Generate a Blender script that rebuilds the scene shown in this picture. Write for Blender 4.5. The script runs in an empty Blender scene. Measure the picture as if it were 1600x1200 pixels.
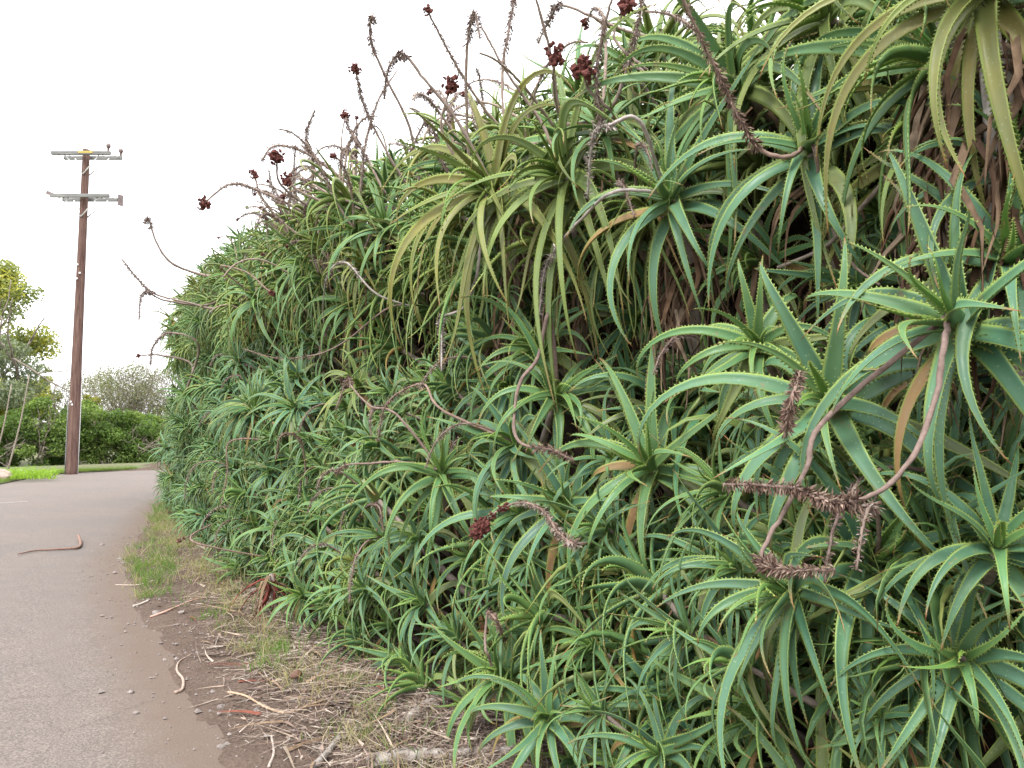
import bpy, math, random
import numpy as np
from mathutils import Matrix, Vector
random.seed(7); RNG = np.random.default_rng(11)
S = bpy.context.scene
COL = S.collection
R = math.radians

# ------------------------------------------------------------------ camera
FPX = 1256.0                                  # focal length in photo pixels (1600 wide)
PITCH = math.atan(70 / FPX)
CAM_H = 1.6
cam_d = bpy.data.cameras.new('camera'); cam = bpy.data.objects.new('camera', cam_d); COL.objects.link(cam)
cam.location = (0, 0, CAM_H); cam.rotation_euler = (R(90) + PITCH, 0, 0)
cam_d.sensor_width = 36; cam_d.lens = 36 * FPX / 1600; cam_d.clip_start = 0.05; cam_d.clip_end = 2000
S.camera = cam
# ------------------------------------------------------------------ sky, sun, exposure
SUN_EL, SUN_AZ = 58, 200                      # azimuth clockwise from +Y
W = bpy.data.worlds.new('World'); S.world = W; W.use_nodes = True
wn = W.node_tree.nodes; wl = W.node_tree.links
for n in list(wn): wn.remove(n)
sky = wn.new('ShaderNodeTexSky'); sky.sky_type = 'NISHITA'; sky.sun_disc = False
sky.sun_elevation = R(SUN_EL); sky.sun_rotation = R(SUN_AZ); sky.dust_density = 3; sky.air_density = 1.0
hs = wn.new('ShaderNodeHueSaturation'); hs.inputs['Saturation'].default_value = 0.25
mixw = wn.new('ShaderNodeMixRGB'); mixw.inputs['Fac'].default_value = 0.8
mixw.inputs['Color2'].default_value = (11.0, 11.1, 11.4, 1)          # the even white cloud sheet
bgw = wn.new('ShaderNodeBackground'); bgw.inputs['Strength'].default_value = 0.1
outw = wn.new('ShaderNodeOutputWorld')
wl.new(sky.outputs[0], hs.inputs['Color']); wl.new(hs.outputs[0], mixw.inputs['Color1'])
wl.new(mixw.outputs[0], bgw.inputs['Color']); wl.new(bgw.outputs[0], outw.inputs['Surface'])
sun_d = bpy.data.lights.new('sun', 'SUN'); sun_d.energy = 1.5; sun_d.angle = R(14); sun_d.color = (1, .965, .91)
sun = bpy.data.objects.new('sun', sun_d); COL.objects.link(sun); sun.location = (0, -5, 20)
sv = Vector((math.sin(R(SUN_AZ)) * math.cos(R(SUN_EL)), math.cos(R(SUN_AZ)) * math.cos(R(SUN_EL)), math.sin(R(SUN_EL))))
sun.rotation_euler = sv.to_track_quat('Z', 'Y').to_euler()
S.view_settings.view_transform = 'Standard'; S.view_settings.look = 'None'
S.view_settings.gamma = 1; S.view_settings.use_curve_mapping = False
S.view_settings.exposure = 1.52
S.cycles.max_bounces = 6; S.cycles.diffuse_bounces = 2; S.cycles.glossy_bounces = 2

# ------------------------------------------------------------------ materials
def newmat(name):
    m = bpy.data.materials.new(name); m.use_nodes = True
    nt = m.node_tree; b = nt.nodes['Principled BSDF']
    return m, nt, b
def nd(nt, typ, **kw):
    n = nt.nodes.new(typ)
    for k, v in kw.items():
        if k in n.inputs: n.inputs[k].default_value = v
        else: setattr(n, k, v)
    return n
def noise(nt, scale, detail=4, rough=.6, coord=None):
    n = nd(nt, 'ShaderNodeTexNoise', Scale=scale, Detail=detail, Roughness=rough)
    if coord is not None: nt.links.new(coord, n.inputs['Vector'])
    return n
def ramp(nt, src, stops):
    r = nt.nodes.new('ShaderNodeValToRGB'); cr = r.color_ramp
    while len(cr.elements) < len(stops): cr.elements.new(.5)
    for e, (p, c) in zip(cr.elements, stops):
        e.position = p; e.color = (c, c, c, 1) if isinstance(c, (int, float)) else (*c, 1)
    nt.links.new(src, r.inputs[0]); return r
def mix(nt, fac, a, b, mode='MIX'):
    m = nt.nodes.new('ShaderNodeMixRGB'); m.blend_type = mode
    for sock, v in ((m.inputs[0], fac), (m.inputs[1], a), (m.inputs[2], b)):
        if isinstance(v, (int, float)): sock.default_value = v
        elif isinstance(v, tuple): sock.default_value = (*v, 1)
        else: nt.links.new(v, sock)
    return m.outputs[0]
def bump(nt, b, h, strength=.3, dist=.01):
    n = nd(nt, 'ShaderNodeBump', Strength=strength, Distance=dist)
    nt.links.new(h, n.inputs['Height']); nt.links.new(n.outputs[0], b.inputs['Normal'])

def leaf_material(name, by_object):
    m, nt, b = newmat(name)
    if by_object:
        oi = nt.nodes.new('ShaderNodeObjectInfo'); tint = oi.outputs['Color']
    else:
        a0 = nd(nt, 'ShaderNodeAttribute', attribute_name='tint'); tint = a0.outputs['Color']
    at = nd(nt, 'ShaderNodeAttribute', attribute_name='lf')         # x: along, y: across, z: underside
    sep = nt.nodes.new('ShaderNodeSeparateXYZ'); nt.links.new(at.outputs['Vector'], sep.inputs[0])
    tc = nt.nodes.new('ShaderNodeTexCoord')
    n1 = noise(nt, 9, 2, .6, tc.outputs['Object'])
    c = mix(nt, ramp(nt, n1.outputs[0], [(.3, 0.), (.75, 1.)]).outputs[0], tint, mix(nt, 1., tint, (1.25, 1.12, .8), 'MULTIPLY'))
    und = nt.nodes.new('ShaderNodeMath'); und.operation = 'MULTIPLY'; und.inputs[1].default_value = .55
    nt.links.new(sep.outputs[2], und.inputs[0])
    c = mix(nt, und.outputs[0], c, mix(nt, 1., c, (1.35, 1.2, .85), 'MULTIPLY'))
    # pale horny margin and teeth, pale sheath at the base, red-brown tips
    c = mix(nt, ramp(nt, sep.outputs[1], [(.72, 0.), (.95, .85)]).outputs[0], c, (.29, .38, .09))
    c = mix(nt, ramp(nt, sep.outputs[0], [(.0, .55), (.14, 0.)]).outputs[0], c, (.17, .27, .08))
    c = mix(nt, ramp(nt, sep.outputs[0], [(.88, 0.), (.975, .9)]).outputs[0], c, (.36, .105, .055))
    if by_object:
        rt = nd(nt, 'ShaderNodeMath', operation='MULTIPLY_ADD'); nt.links.new(oi.outputs['Random'], rt.inputs[0]); rt.inputs[1].default_value = .42; nt.links.new(sep.outputs[0], rt.inputs[2])
        c = mix(nt, ramp(nt, rt.outputs[0], [(1.14, 0.), (1.27, .8)]).outputs[0] if False else ramp(nt, mix(nt, 1., rt.outputs[0], (.7, .7, .7), 'MULTIPLY'), [(.80, 0.), (.90, .85)]).outputs[0], c, (.23, .15, .07))
    n3 = noise(nt, 16, 2, .7, tc.outputs['Object'])
    c = mix(nt, ramp(nt, n3.outputs[0], [(.66, 0.), (.72, .55)]).outputs[0], c, (.17, .12, .06))
    sp = nd(nt, 'ShaderNodeTexVoronoi', Scale=60.); nt.links.new(tc.outputs['Object'], sp.inputs['Vector'])
    c = mix(nt, ramp(nt, sp.outputs['Distance'], [(.10, .35), (.2, 0.)]).outputs[0], c, (.30, .36, .22))
    nt.links.new(c, b.inputs['Base Color'])
    rr = ramp(nt, n1.outputs[0], [(.3, .34), (.75, .55)]); nt.links.new(rr.outputs[0], b.inputs['Roughness'])
    b.inputs['Specular IOR Level'].default_value = .24
    bump(nt, b, n1.outputs[0], .35, .012)
    return m
def tint_material(name, rough=.8, attr='tint', by_object=False, nscale=30, spec=.2):
    m, nt, b = newmat(name)
    if by_object: t = nt.nodes.new('ShaderNodeObjectInfo').outputs['Color']
    else: t = nd(nt, 'ShaderNodeAttribute', attribute_name=attr).outputs['Color']
    tc = nt.nodes.new('ShaderNodeTexCoord'); n1 = noise(nt, nscale, 4, .65, tc.outputs['Object'])
    c = mix(nt, ramp(nt, n1.outputs[0], [(.3, 0.), (.7, 1.)]).outputs[0], mix(nt, 1., t, (.62, .6, .58), 'MULTIPLY'), mix(nt, 1., t, (1.2, 1.2, 1.2), 'MULTIPLY'))
    nt.links.new(c, b.inputs['Base Color']); b.inputs['Roughness'].default_value = rough
    b.inputs['Specular IOR Level'].default_value = spec
    bump(nt, b, n1.outputs[0], .4, .006)
    return m
def plain(name, c1, c2, scale=8, rough=.8, bs=.4, bd=.01, spec=.25, stretch=None):
    m, nt, b = newmat(name); tc = nt.nodes.new('ShaderNodeTexCoord'); co = tc.outputs['Object']
    if stretch:
        mp = nt.nodes.new('ShaderNodeMapping'); mp.inputs['Scale'].default_value = stretch
        nt.links.new(co, mp.inputs['Vector']); co = mp.outputs[0]
    n1 = noise(nt, scale, 6, .65, co)
    nt.links.new(mix(nt, ramp(nt, n1.outputs[0], [(.32, 0.), (.68, 1.)]).outputs[0], c1, c2), b.inputs['Base Color'])
    b.inputs['Roughness'].default_value = rough; b.inputs['Specular IOR Level'].default_value = spec
    bump(nt, b, n1.outputs[0], bs, bd)
    return m

M_LEAF = leaf_material('aloe_leaf', True)
M_LEAFS = leaf_material('aloe_leaf_mass', False)
M_DEAD = tint_material('dead_leaf', .9, by_object=True, nscale=25)
M_TINT = tint_material('tinted_plant', .75)
M_STALK = tint_material('dry_stalk', .8, by_object=True, nscale=40)
M_BRIST = tint_material('dry_flowers', .95, nscale=80)
M_STEM = plain('aloe_stem', (.16, .12, .10), (.34, .29, .25), 22, .9, .6, .01)
M_GALL = plain('gall', (.06, .018, .016), (.17, .055, .045), 60, .85, .9, .01)
M_WHITEBARK = plain('pale_bark', (.22, .18, .16), (.62, .58, .54), 26, .9, .7, .01)
M_FALLEN = plain('weathered_stem', (.13, .10, .085), (.42, .38, .35), 30, .95, .9, .02)
M_POLE = plain('pole_wood', (.06, .03, .026), (.17, .105, .085), 3, .85, .5, .01, stretch=(6, 6, .5))
M_ARM = plain('grey_timber', (.12, .12, .12), (.24, .235, .225), 5, .85, .4, .01, stretch=(.6, 6, 6))
M_GALV = plain('galvanised_steel', (.5, .5, .5), (.7, .7, .7), 20, .45, .1, .002, .5)
M_INS = plain('insulator', (.10, .07, .07), (.2, .14, .13), 10, .3, .05, .002, .5)
M_YELLOW = plain('yellow_paint', (.36, .26, .05), (.46, .36, .13), 25, .6, .2, .002)
M_BARK = plain('bark', (.10, .08, .065), (.28, .24, .2), 9, .9, .6, .02)
M_STONE = plain('stone', (.12, .10, .095), (.30, .26, .24), 14, .9, .6, .01)
M_KERB = plain('kerb_concrete', (.36, .34, .31), (.55, .52, .48), 9, .9, .4, .01)
M_CAP = plain('fungus_cap', (.07, .035, .025), (.14, .075, .05), 18, .7, .3, .005)

def foliage_mat():
    m, nt, b = newmat('foliage'); t = nd(nt, 'ShaderNodeAttribute', attribute_name='tint').outputs['Color']
    nt.links.new(t, b.inputs['Base Color']); b.inputs['Roughness'].default_value = .6; b.inputs['Specular IOR Level'].default_value = .25
    tr = nt.nodes.new('ShaderNodeBsdfTranslucent'); nt.links.new(mix(nt, 1., t, (1.3, 1.4, .7), 'MULTIPLY'), tr.inputs['Color'])
    mx = nt.nodes.new('ShaderNodeMixShader'); mx.inputs[0].default_value = .45; out = nt.nodes['Material Output']
    nt.links.new(b.outputs[0], mx.inputs[1]); nt.links.new(tr.outputs[0], mx.inputs[2]); nt.links.new(mx.outputs[0], out.inputs['Surface']); return m
M_FOL = foliage_mat()
# ------------------------------------------------------------------ helpers
def mesh_from(name, V, F, mat=None, smooth=True, attrs=None):
    me = bpy.data.meshes.new(name)
    me.from_pydata(V if isinstance(V, list) else np.asarray(V).tolist(), [], F if isinstance(F, list) else [list(map(int, f)) for f in F])
    if attrs:
        for k, (typ, A) in attrs.items():
            a = me.attributes.new(k, typ, 'POINT')
            a.data.foreach_set('vector' if typ == 'FLOAT_VECTOR' else 'color', np.asarray(A, dtype=np.float32).ravel())
    if mat: me.materials.append(mat)
    if smooth: me.polygons.foreach_set('use_smooth', np.ones(len(me.polygons), dtype=bool))
    me.update()
    return me
def mesh_np(name, V, loops, starts, mat, smooth=True, attrs=None):
    """big meshes: V (n,3), flat loop vertex indices, loop starts"""
    me = bpy.data.meshes.new(name)
    me.vertices.add(len(V)); me.vertices.foreach_set('co', np.asarray(V, np.float32).ravel())
    me.loops.add(len(loops)); me.loops.foreach_set('vertex_index', np.asarray(loops, np.int32))
    me.polygons.add(len(starts)); me.polygons.foreach_set('loop_start', np.asarray(starts, np.int32))
    if attrs:
        for k, (typ, A) in attrs.items():
            a = me.attributes.new(k, typ, 'POINT')
            a.data.foreach_set('vector' if typ == 'FLOAT_VECTOR' else 'color', np.asarray(A, np.float32).ravel())
    if mat: me.materials.append(mat)
    me.update(calc_edges=True)
    if smooth: me.polygons.foreach_set('use_smooth', np.ones(len(starts), dtype=bool))
    me.validate()
    return me
def ob(name, me, parent=None, label=None, cat=None, group=None, kind=None, color=None):
    o = bpy.data.objects.new(name, me); COL.objects.link(o)
    if parent: o.parent = parent
    if label: o['label'] = label
    if cat: o['category'] = cat
    if group: o['group'] = group
    if kind: o['kind'] = kind
    if color is not None: o.color = (*color, 1)
    return o
def unit(v):
    v = np.asarray(v, float); return v / (np.linalg.norm(v) + 1e-12)
def spline(P, n):
    P = np.asarray(P, float)
    if len(P) < 3: return np.array([P[0] + (P[-1] - P[0]) * t for t in np.linspace(0, 1, n)])
    Q = np.vstack([2 * P[0] - P[1], P, 2 * P[-1] - P[-2]])
    out = []
    for t in np.linspace(0, len(P) - 1 - 1e-6, n):
        i = int(t); f = t - i; a, b, c, d = Q[i:i + 4]
        out.append(.5 * ((2 * b) + (-a + c) * f + (2 * a - 5 * b + 4 * c - d) * f * f + (-a + 3 * b - 3 * c + d) * f ** 3))
    return np.array(out)
def tube(P, rad, k=6, V=None, F=None, wob=0):
    """tapered tube along P (n,3) with radii, appended to V,F lists"""
    if V is None: V, F = [], []
    P = np.asarray(P, float); n = len(P); rad = np.broadcast_to(rad, (n,)) if np.ndim(rad) else np.full(n, rad)
    T = np.gradient(P, axis=0); T /= (np.linalg.norm(T, axis=1, keepdims=True) + 1e-12)
    N = np.cross(T[0], (0, 0, 1)); N = np.cross(T[0], (1, 0, 0)) if np.linalg.norm(N) < .1 else N; N = unit(N)
    b0 = len(V)
    for i in range(n):
        N = unit(N - T[i] * np.dot(N, T[i])); B = np.cross(T[i], N)
        for j in range(k):
            a = 2 * math.pi * j / k; r = rad[i] * (1 + (random.uniform(-wob, wob) if wob else 0))
            V.append(tuple(P[i] + r * (math.cos(a) * N + math.sin(a) * B)))
    for i in range(n - 1):
        for j in range(k):
            q = (j + 1) % k
            F.append((b0 + i * k + j, b0 + i * k + q, b0 + (i + 1) * k + q, b0 + (i + 1) * k + j))
    F.append(tuple(b0 + j for j in range(k))[::-1]); F.append(tuple(b0 + (n - 1) * k + j for j in range(k)))
    return V, F
def box(V, F, c, ax, ay, az):
    c, ax, ay, az = [np.asarray(v, float) for v in (c, ax, ay, az)]; b = len(V)
    for x in (-1, 1):
        for y in (-1, 1):
            for z in (-1, 1): V.append(tuple(c + x * ax + y * ay + z * az))
    for f in ((0, 1, 3, 2), (4, 6, 7, 5), (0, 4, 5, 1), (2, 3, 7, 6), (0, 2, 6, 4), (1, 5, 7, 3)): F.append(tuple(b + i for i in f))
def rock_mesh(name, r, mat, seed, flat=.6, sub=2):
    import bmesh
    bm = bmesh.new(); bmesh.ops.create_icosphere(bm, subdivisions=sub, radius=1)
    g = np.random.default_rng(seed); k = g.normal(size=(5, 3)); ph = g.uniform(0, 6, 5)
    for v in bm.verts:
        p = np.array(v.co); f = 1 + .13 * sum(math.sin(2.2 * float(k[i] @ p) + ph[i]) for i in range(5)) * .7
        v.co = Vector(p * f * r); v.co.z *= flat
    me = bpy.data.meshes.new(name); bm.to_mesh(me); bm.free(); me.materials.append(mat)
    return me

# ------------------------------------------------------------------ the place: bank coordinates
UV_ = np.array((-.49, .872)); NV = np.array((.872, .49))            # along the bank, into the bank
def sn(s, n, z=0.0): return np.array((*(UV_ * s + NV * n), z))
FS = np.array((-6, 0, 4, 8, 12, 15.5, 18, 20, 21.5, 23, 25, 27.)); FN = np.array((1.88, 1.8, 1.58, 1.5, 1.56, 1.68, 1.86, 2.25, 2.9, 4.1, 6.4, 10.))
def foot(s): return np.interp(s, FS, FN)
PH = np.array((0, .15, .5, 1.0, 1.5, 2.0, 2.35, 2.65, 3.0, 3.35, 3.7, 3.95, 4.1))
PD = np.array((.18, .2, .22, .3, .42, .66, .90, .66, .52, .74, 1.25, 1.9, 2.8))
def hscale(s): return (1 + .03 * np.sin(s * 1.7 + .5) + .018 * np.sin(s * 4.1)) * np.interp(s, (0, 3, 5, 7, 10, 14, 17, 20), (.95, .97, 1.02, 1.06, 1.10, 1.16, 1.19, 1.16))
def dscale(s): return np.interp(s, (0, 4, 8, 12, 17), (1., 1., .8, .55, .45))
def lump(h, s): return .10 * np.sin(s * 1.9 + 1.3 * h) + .07 * np.sin(s * 3.7 - 2.1 * h + 1) + .05 * np.sin(s * .8 + 3.3 * h)
def prof_d(h, s): return np.interp(h / hscale(s), PH, PD) * dscale(s) + lump(h, s) * np.clip(h, 0, 1)
def surf(s, h, off=0.): return sn(s, foot(s) + prof_d(h, s) + off, h)
def ray(px, py):
    x = (px - 800) / FPX; y = (600 - py) / FPX
    return unit((x, math.cos(PITCH) - y * math.sin(PITCH), math.sin(PITCH) + y * math.cos(PITCH)))
ORI = np.array((0, 0, CAM_H))
def pix(p):
    q = np.asarray(p, float) - ORI; dz = q[1] * math.cos(PITCH) + q[2] * math.sin(PITCH); up = -q[1] * math.sin(PITCH) + q[2] * math.cos(PITCH)
    return 800 + FPX * q[0] / dz, 600 - FPX * up / dz, dz
def hit(px, py, off=0.):
    d = ray(px, py); ts = np.arange(1., 30, .015); P = ORI + ts[:, None] * d
    s = P[:, :2] @ UV_; n = P[:, :2] @ NV
    ins = (n - foot(s) > prof_d(P[:, 2], s) + off) & (P[:, 2] < 4.1 * hscale(s)) & (s < 27)
    i = np.argmax(ins)
    return (P[i], ts[i]) if ins.any() else (None, None)
def gpt(px, py, z=0.0):
    d = ray(px, py); t = (z - CAM_H) / d[2]; return ORI + t * d
def hit_or_crest(px, py, off=0.):
    for yy in range(int(py), 760, 6):
        p, t = hit(px, yy, off)
        if p is not None: return p, t
    return hit(400, 640, off)

# ------------------------------------------------------------------ ground, road, verge
RS = np.array((-40, -6, 0, 4, 8, 11, 14, 18, 21, 26, 30, 34, 38, 44, 60.)); RN = np.array((.9, .75, .72, .68, .60, .66, 1.15, 1.75, 2.5, 5.0, 9.0, 15, 22, 33, 62.))
LS = np.array((-40, -6, 0, 8, 15, 22, 27.3, 31.1, 33.0, 33.8, 34.3, 35.5, 38, 44, 60.)); LN = np.array((-5.2, -5, -4.9, -4.8, -4.2, -2.8, -1.5, -.65, .3, 1.8, 4., 9., 15, 26, 55.))
def redge(s): return np.interp(s, RS, RN)
def ledge(s): return np.interp(s, LS, LN)
def strip(name, ss, f0, f1, nn, zf, mat):
    V = []; F = []
    for s in ss:
        a, b = f0(s), f1(s)
        for j in range(nn): 
            n = a + (b - a) * j / (nn - 1); V.append(tuple(sn(s, n, zf(s, n, j / (nn - 1)))))
    for i in range(len(ss) - 1):
        for j in range(nn - 1): F.append((i * nn + j, i * nn + j + 1, (i + 1) * nn + j + 1, (i + 1) * nn + j))
    return mesh_from(name, V, F, mat)

def soil_mat():
    m, nt, b = newmat('soil'); co = nt.nodes.new('ShaderNodeTexCoord').outputs['Object']
    n1 = noise(nt, 2.2, 8, .7, co); n2 = noise(nt, 60, 5, .7, co); v = nd(nt, 'ShaderNodeTexVoronoi', Scale=38.); nt.links.new(co, v.inputs['Vector'])
    c = mix(nt, ramp(nt, n1.outputs[0], [(.3, 0.), (.7, 1.)]).outputs[0], (.058, .039, .031), (.105, .075, .060))
    c = mix(nt, ramp(nt, n2.outputs[0], [(.35, 0.), (.75, .8)]).outputs[0], c, (.17, .13, .105))
    c = mix(nt, ramp(nt, v.outputs['Distance'], [(.05, .6), (.25, 0.)]).outputs[0], c, (.09, .055, .045))
    nt.links.new(c, b.inputs['Base Color']); b.inputs['Roughness'].default_value = .95; b.inputs['Specular IOR Level'].default_value = .1
    bump(nt, b, mix(nt, .5, n2.outputs[0], v.outputs['Distance']), .8, .02); return m
def asphalt_mat():
    m, nt, b = newmat('asphalt'); co = nt.nodes.new('ShaderNodeTexCoord').outputs['Object']
    big = noise(nt, .55, 6, .6, co); mid = noise(nt, 5, 6, .65, co); fine = noise(nt, 85, 3, .75, co)
    v = nd(nt, 'ShaderNodeTexVoronoi', Scale=110.); nt.links.new(co, v.inputs['Vector'])
    c = mix(nt, ramp(nt, big.outputs[0], [(.35, 0.), (.65, 1.)]).outputs[0], (.165, .141, .127), (.20, .162, .140))
    c = mix(nt, ramp(nt, mid.outputs[0], [(.35, 0.), (.75, .5)]).outputs[0], c, (.13, .108, .098))
    c = mix(nt, ramp(nt, fine.outputs[0], [(.40, .75), (.56, 0.)]).outputs[0], c, (.075, .066, .063))
    c = mix(nt, ramp(nt, fine.outputs[0], [(.56, 0.), (.7, .6)]).outputs[0], c, (.33, .295, .27))
    # dust washed along the verge
    at = nd(nt, 'ShaderNodeAttribute', attribute_name='tint'); dn = nt.nodes.new('ShaderNodeMath'); dn.operation = 'MULTIPLY_ADD'
    nt.links.new(mid.outputs[0], dn.inputs[0]); dn.inputs[1].default_value = .5; nt.links.new(at.outputs['Fac'], dn.inputs[2])
    c = mix(nt, ramp(nt, dn.outputs[0], [(.5, 0.), (1.15, .85)]).outputs[0], c, (.135, .098, .076))
    cr = nd(nt, 'ShaderNodeTexVoronoi', Scale=.75, feature='DISTANCE_TO_EDGE')
    wv = noise(nt, 3.5, 6, .7, co); off = mix(nt, .16, co, wv.outputs['Color'], 'ADD'); nt.links.new(off, cr.inputs['Vector'])
    ck = ramp(nt, cr.outputs['Distance'], [(.0, .42), (.006, 0.)])
    br = ramp(nt, big.outputs[0], [(.47, 0.), (.6, 1.)])
    c = mix(nt, mix(nt, 1., ck.outputs[0], br.outputs[0], 'MULTIPLY'), c, (.045, .038, .036))
    nt.links.new(c, b.inputs['Base Color']); b.inputs['Roughness'].default_value = .85; b.inputs['Specular IOR Level'].default_value = .25
    bump(nt, b, mix(nt, .5, fine.outputs[0], v.outputs['Distance']), .45, .006); return m
def grassground_mat():
    m, nt, b = newmat('grass_ground'); co = nt.nodes.new('ShaderNodeTexCoord').outputs['Object']
    n1 = noise(nt, .5, 8, .7, co); n2 = noise(nt, 15, 5, .7, co)
    c = mix(nt, ramp(nt, n1.outputs[0], [(.35, 0.), (.65, 1.)]).outputs[0], (.10, .14, .045), (.16, .13, .08))
    c = mix(nt, ramp(nt, n2.outputs[0], [(.4, 0.), (.7, .7)]).outputs[0], c, (.06, .085, .03))
    nt.links.new(c, b.inputs['Base Color']); b.inputs['Roughness'].default_value = .95; bump(nt, b, n2.outputs[0], .8, .05); return m
M_SOIL, M_ASPH, M_GG = soil_mat(), asphalt_mat(), grassground_mat()

G = 600
ob('ground', mesh_from('ground', [(-G, -G, -.02), (G, -G, -.02), (G, G, -.02), (-G, G, -.02)], [(0, 1, 2, 3)], M_GG), kind='structure')
ss = np.concatenate([np.arange(-40, -4, 3), np.arange(-4, 24, .25), np.arange(24, 40, .2), np.arange(40, 60, .8)])
def wob(s): return .05 * math.sin(s * 2.3) + .035 * math.sin(s * 5.1 + 1) + .02 * math.sin(s * 11.7)
nn = 40
road_me = strip('road', ss, lambda s: redge(s) + .12, ledge, nn, lambda s, n, f: .004 + .05 * math.sin(math.pi * f), M_ASPH)
dust = []
for s in ss:
    a, b = redge(s) + .12, ledge(s)
    for j in range(nn):
        dd = abs(b - a) * j / (nn - 1); e = max(0, 1 - dd / .8) ** 1.0; dust.append((e, e, e, 1))
a = road_me.attributes.new('tint', 'FLOAT_COLOR', 'POINT'); a.data.foreach_set('color', np.array(dust, np.float32).ravel())
ob('road', road_me, kind='structure')
def verge_z(s, n):
    f = (n - redge(s)) ; e = min(1, max(0, f / .25))
    return .0 + e * (.035 + .02 * math.sin(s * 3.1 + n * 4) + .015 * math.sin(s * 7.7 - n * 6.3)) + max(0, f - .3) * .06 + e * .012 * math.sin(s * 19 + n * 23)
sv_ = np.concatenate([np.arange(-6, 12, .09), np.arange(12, 26, .3)])
ob('verge', strip('verge', sv_, lambda s: redge(s) - .03 + wob(s), lambda s: foot(s) + 1.6, 34, lambda s, n, f: verge_z(s, n) if f > 0 else -.01, M_SOIL), kind='structure')
# the far side: grass strip, kerb
ob('grass_strip', strip('grass_strip', np.concatenate([np.arange(18, 33, .8), np.arange(33, 46, .25)]), lambda s: ledge(s) + .02, lambda s: ledge(s) - 12, 40, lambda s, n, f: .03 + .12 * min(1, f * 8), M_GG), kind='structure')
# earth bank that carries the aloes
Vb = []; Fb = []
bs = np.arange(-4, 27, .35); bh = np.array((0., .3, .7, 1.1, 1.5, 1.9, 2.3, 2.7, 3.1, 3.4, 3.6, 3.7, 3.72))
bo = np.array((.45, .45, .45, .5, .5, .6, .8, .9, .75, .5, .7, 1.3, 4.5))
for s in bs:
    for h, o in zip(bh, bo):
        Vb.append(tuple(surf(s, h * .97, o + .08 * math.sin(s * 2.7 + h * 5) + .05 * math.sin(s * 6.1 - h * 3)) + np.array((0, 0, -.12 * (h == 0)))))
for i in range(len(bs) - 1):
    for j in range(len(bh) - 1): Fb.append((i * 13 + j, (i + 1) * 13 + j, (i + 1) * 13 + j + 1, i * 13 + j + 1))
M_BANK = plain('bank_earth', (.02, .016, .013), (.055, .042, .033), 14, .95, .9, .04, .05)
ob('bank', mesh_from('bank', Vb, Fb, M_BANK), kind='structure')

# ------------------------------------------------------------------ aloe leaves
Z = np.array((0, 0, 1.))
def leaf_curve(axis, phi, f, L, rec, grav, lat, curl, th0, nseg=15):
    e1 = unit(np.cross(axis, (0, 1, 0)) if abs(axis[1]) < .9 else np.cross(axis, (1, 0, 0))); e2 = np.cross(axis, e1)
    out = math.cos(phi) * e1 + math.sin(phi) * e2
    d = math.cos(th0) * axis + math.sin(th0) * out
    p = -axis * (.11 * f) + out * (.012 + .012 * f); P = [p]; D = [d]
    N = unit(axis - d * np.dot(axis, d)); Ns = [N]
    for k in range(nseg):
        t = (k + .5) / nseg
        m = -(axis - d * np.dot(axis, d)); mm = np.linalg.norm(m); m = m / mm if mm > .05 else m * 0
        g = -Z - d * np.dot(-Z, d); b = np.cross(d, N)
        d = d + (m * rec * (.4 + 1.2 * t) + g * grav * (.5 + t) + b * lat * t * 2 - N * curl * max(0, t - .55) * 4.5) / nseg
        d = unit(d); p = p + d * L / nseg; P.append(p); D.append(d)
        N = unit(N - d * np.dot(N, d)); Ns.append(N)
    return np.array(P), np.array(D), np.array(Ns)
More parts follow.
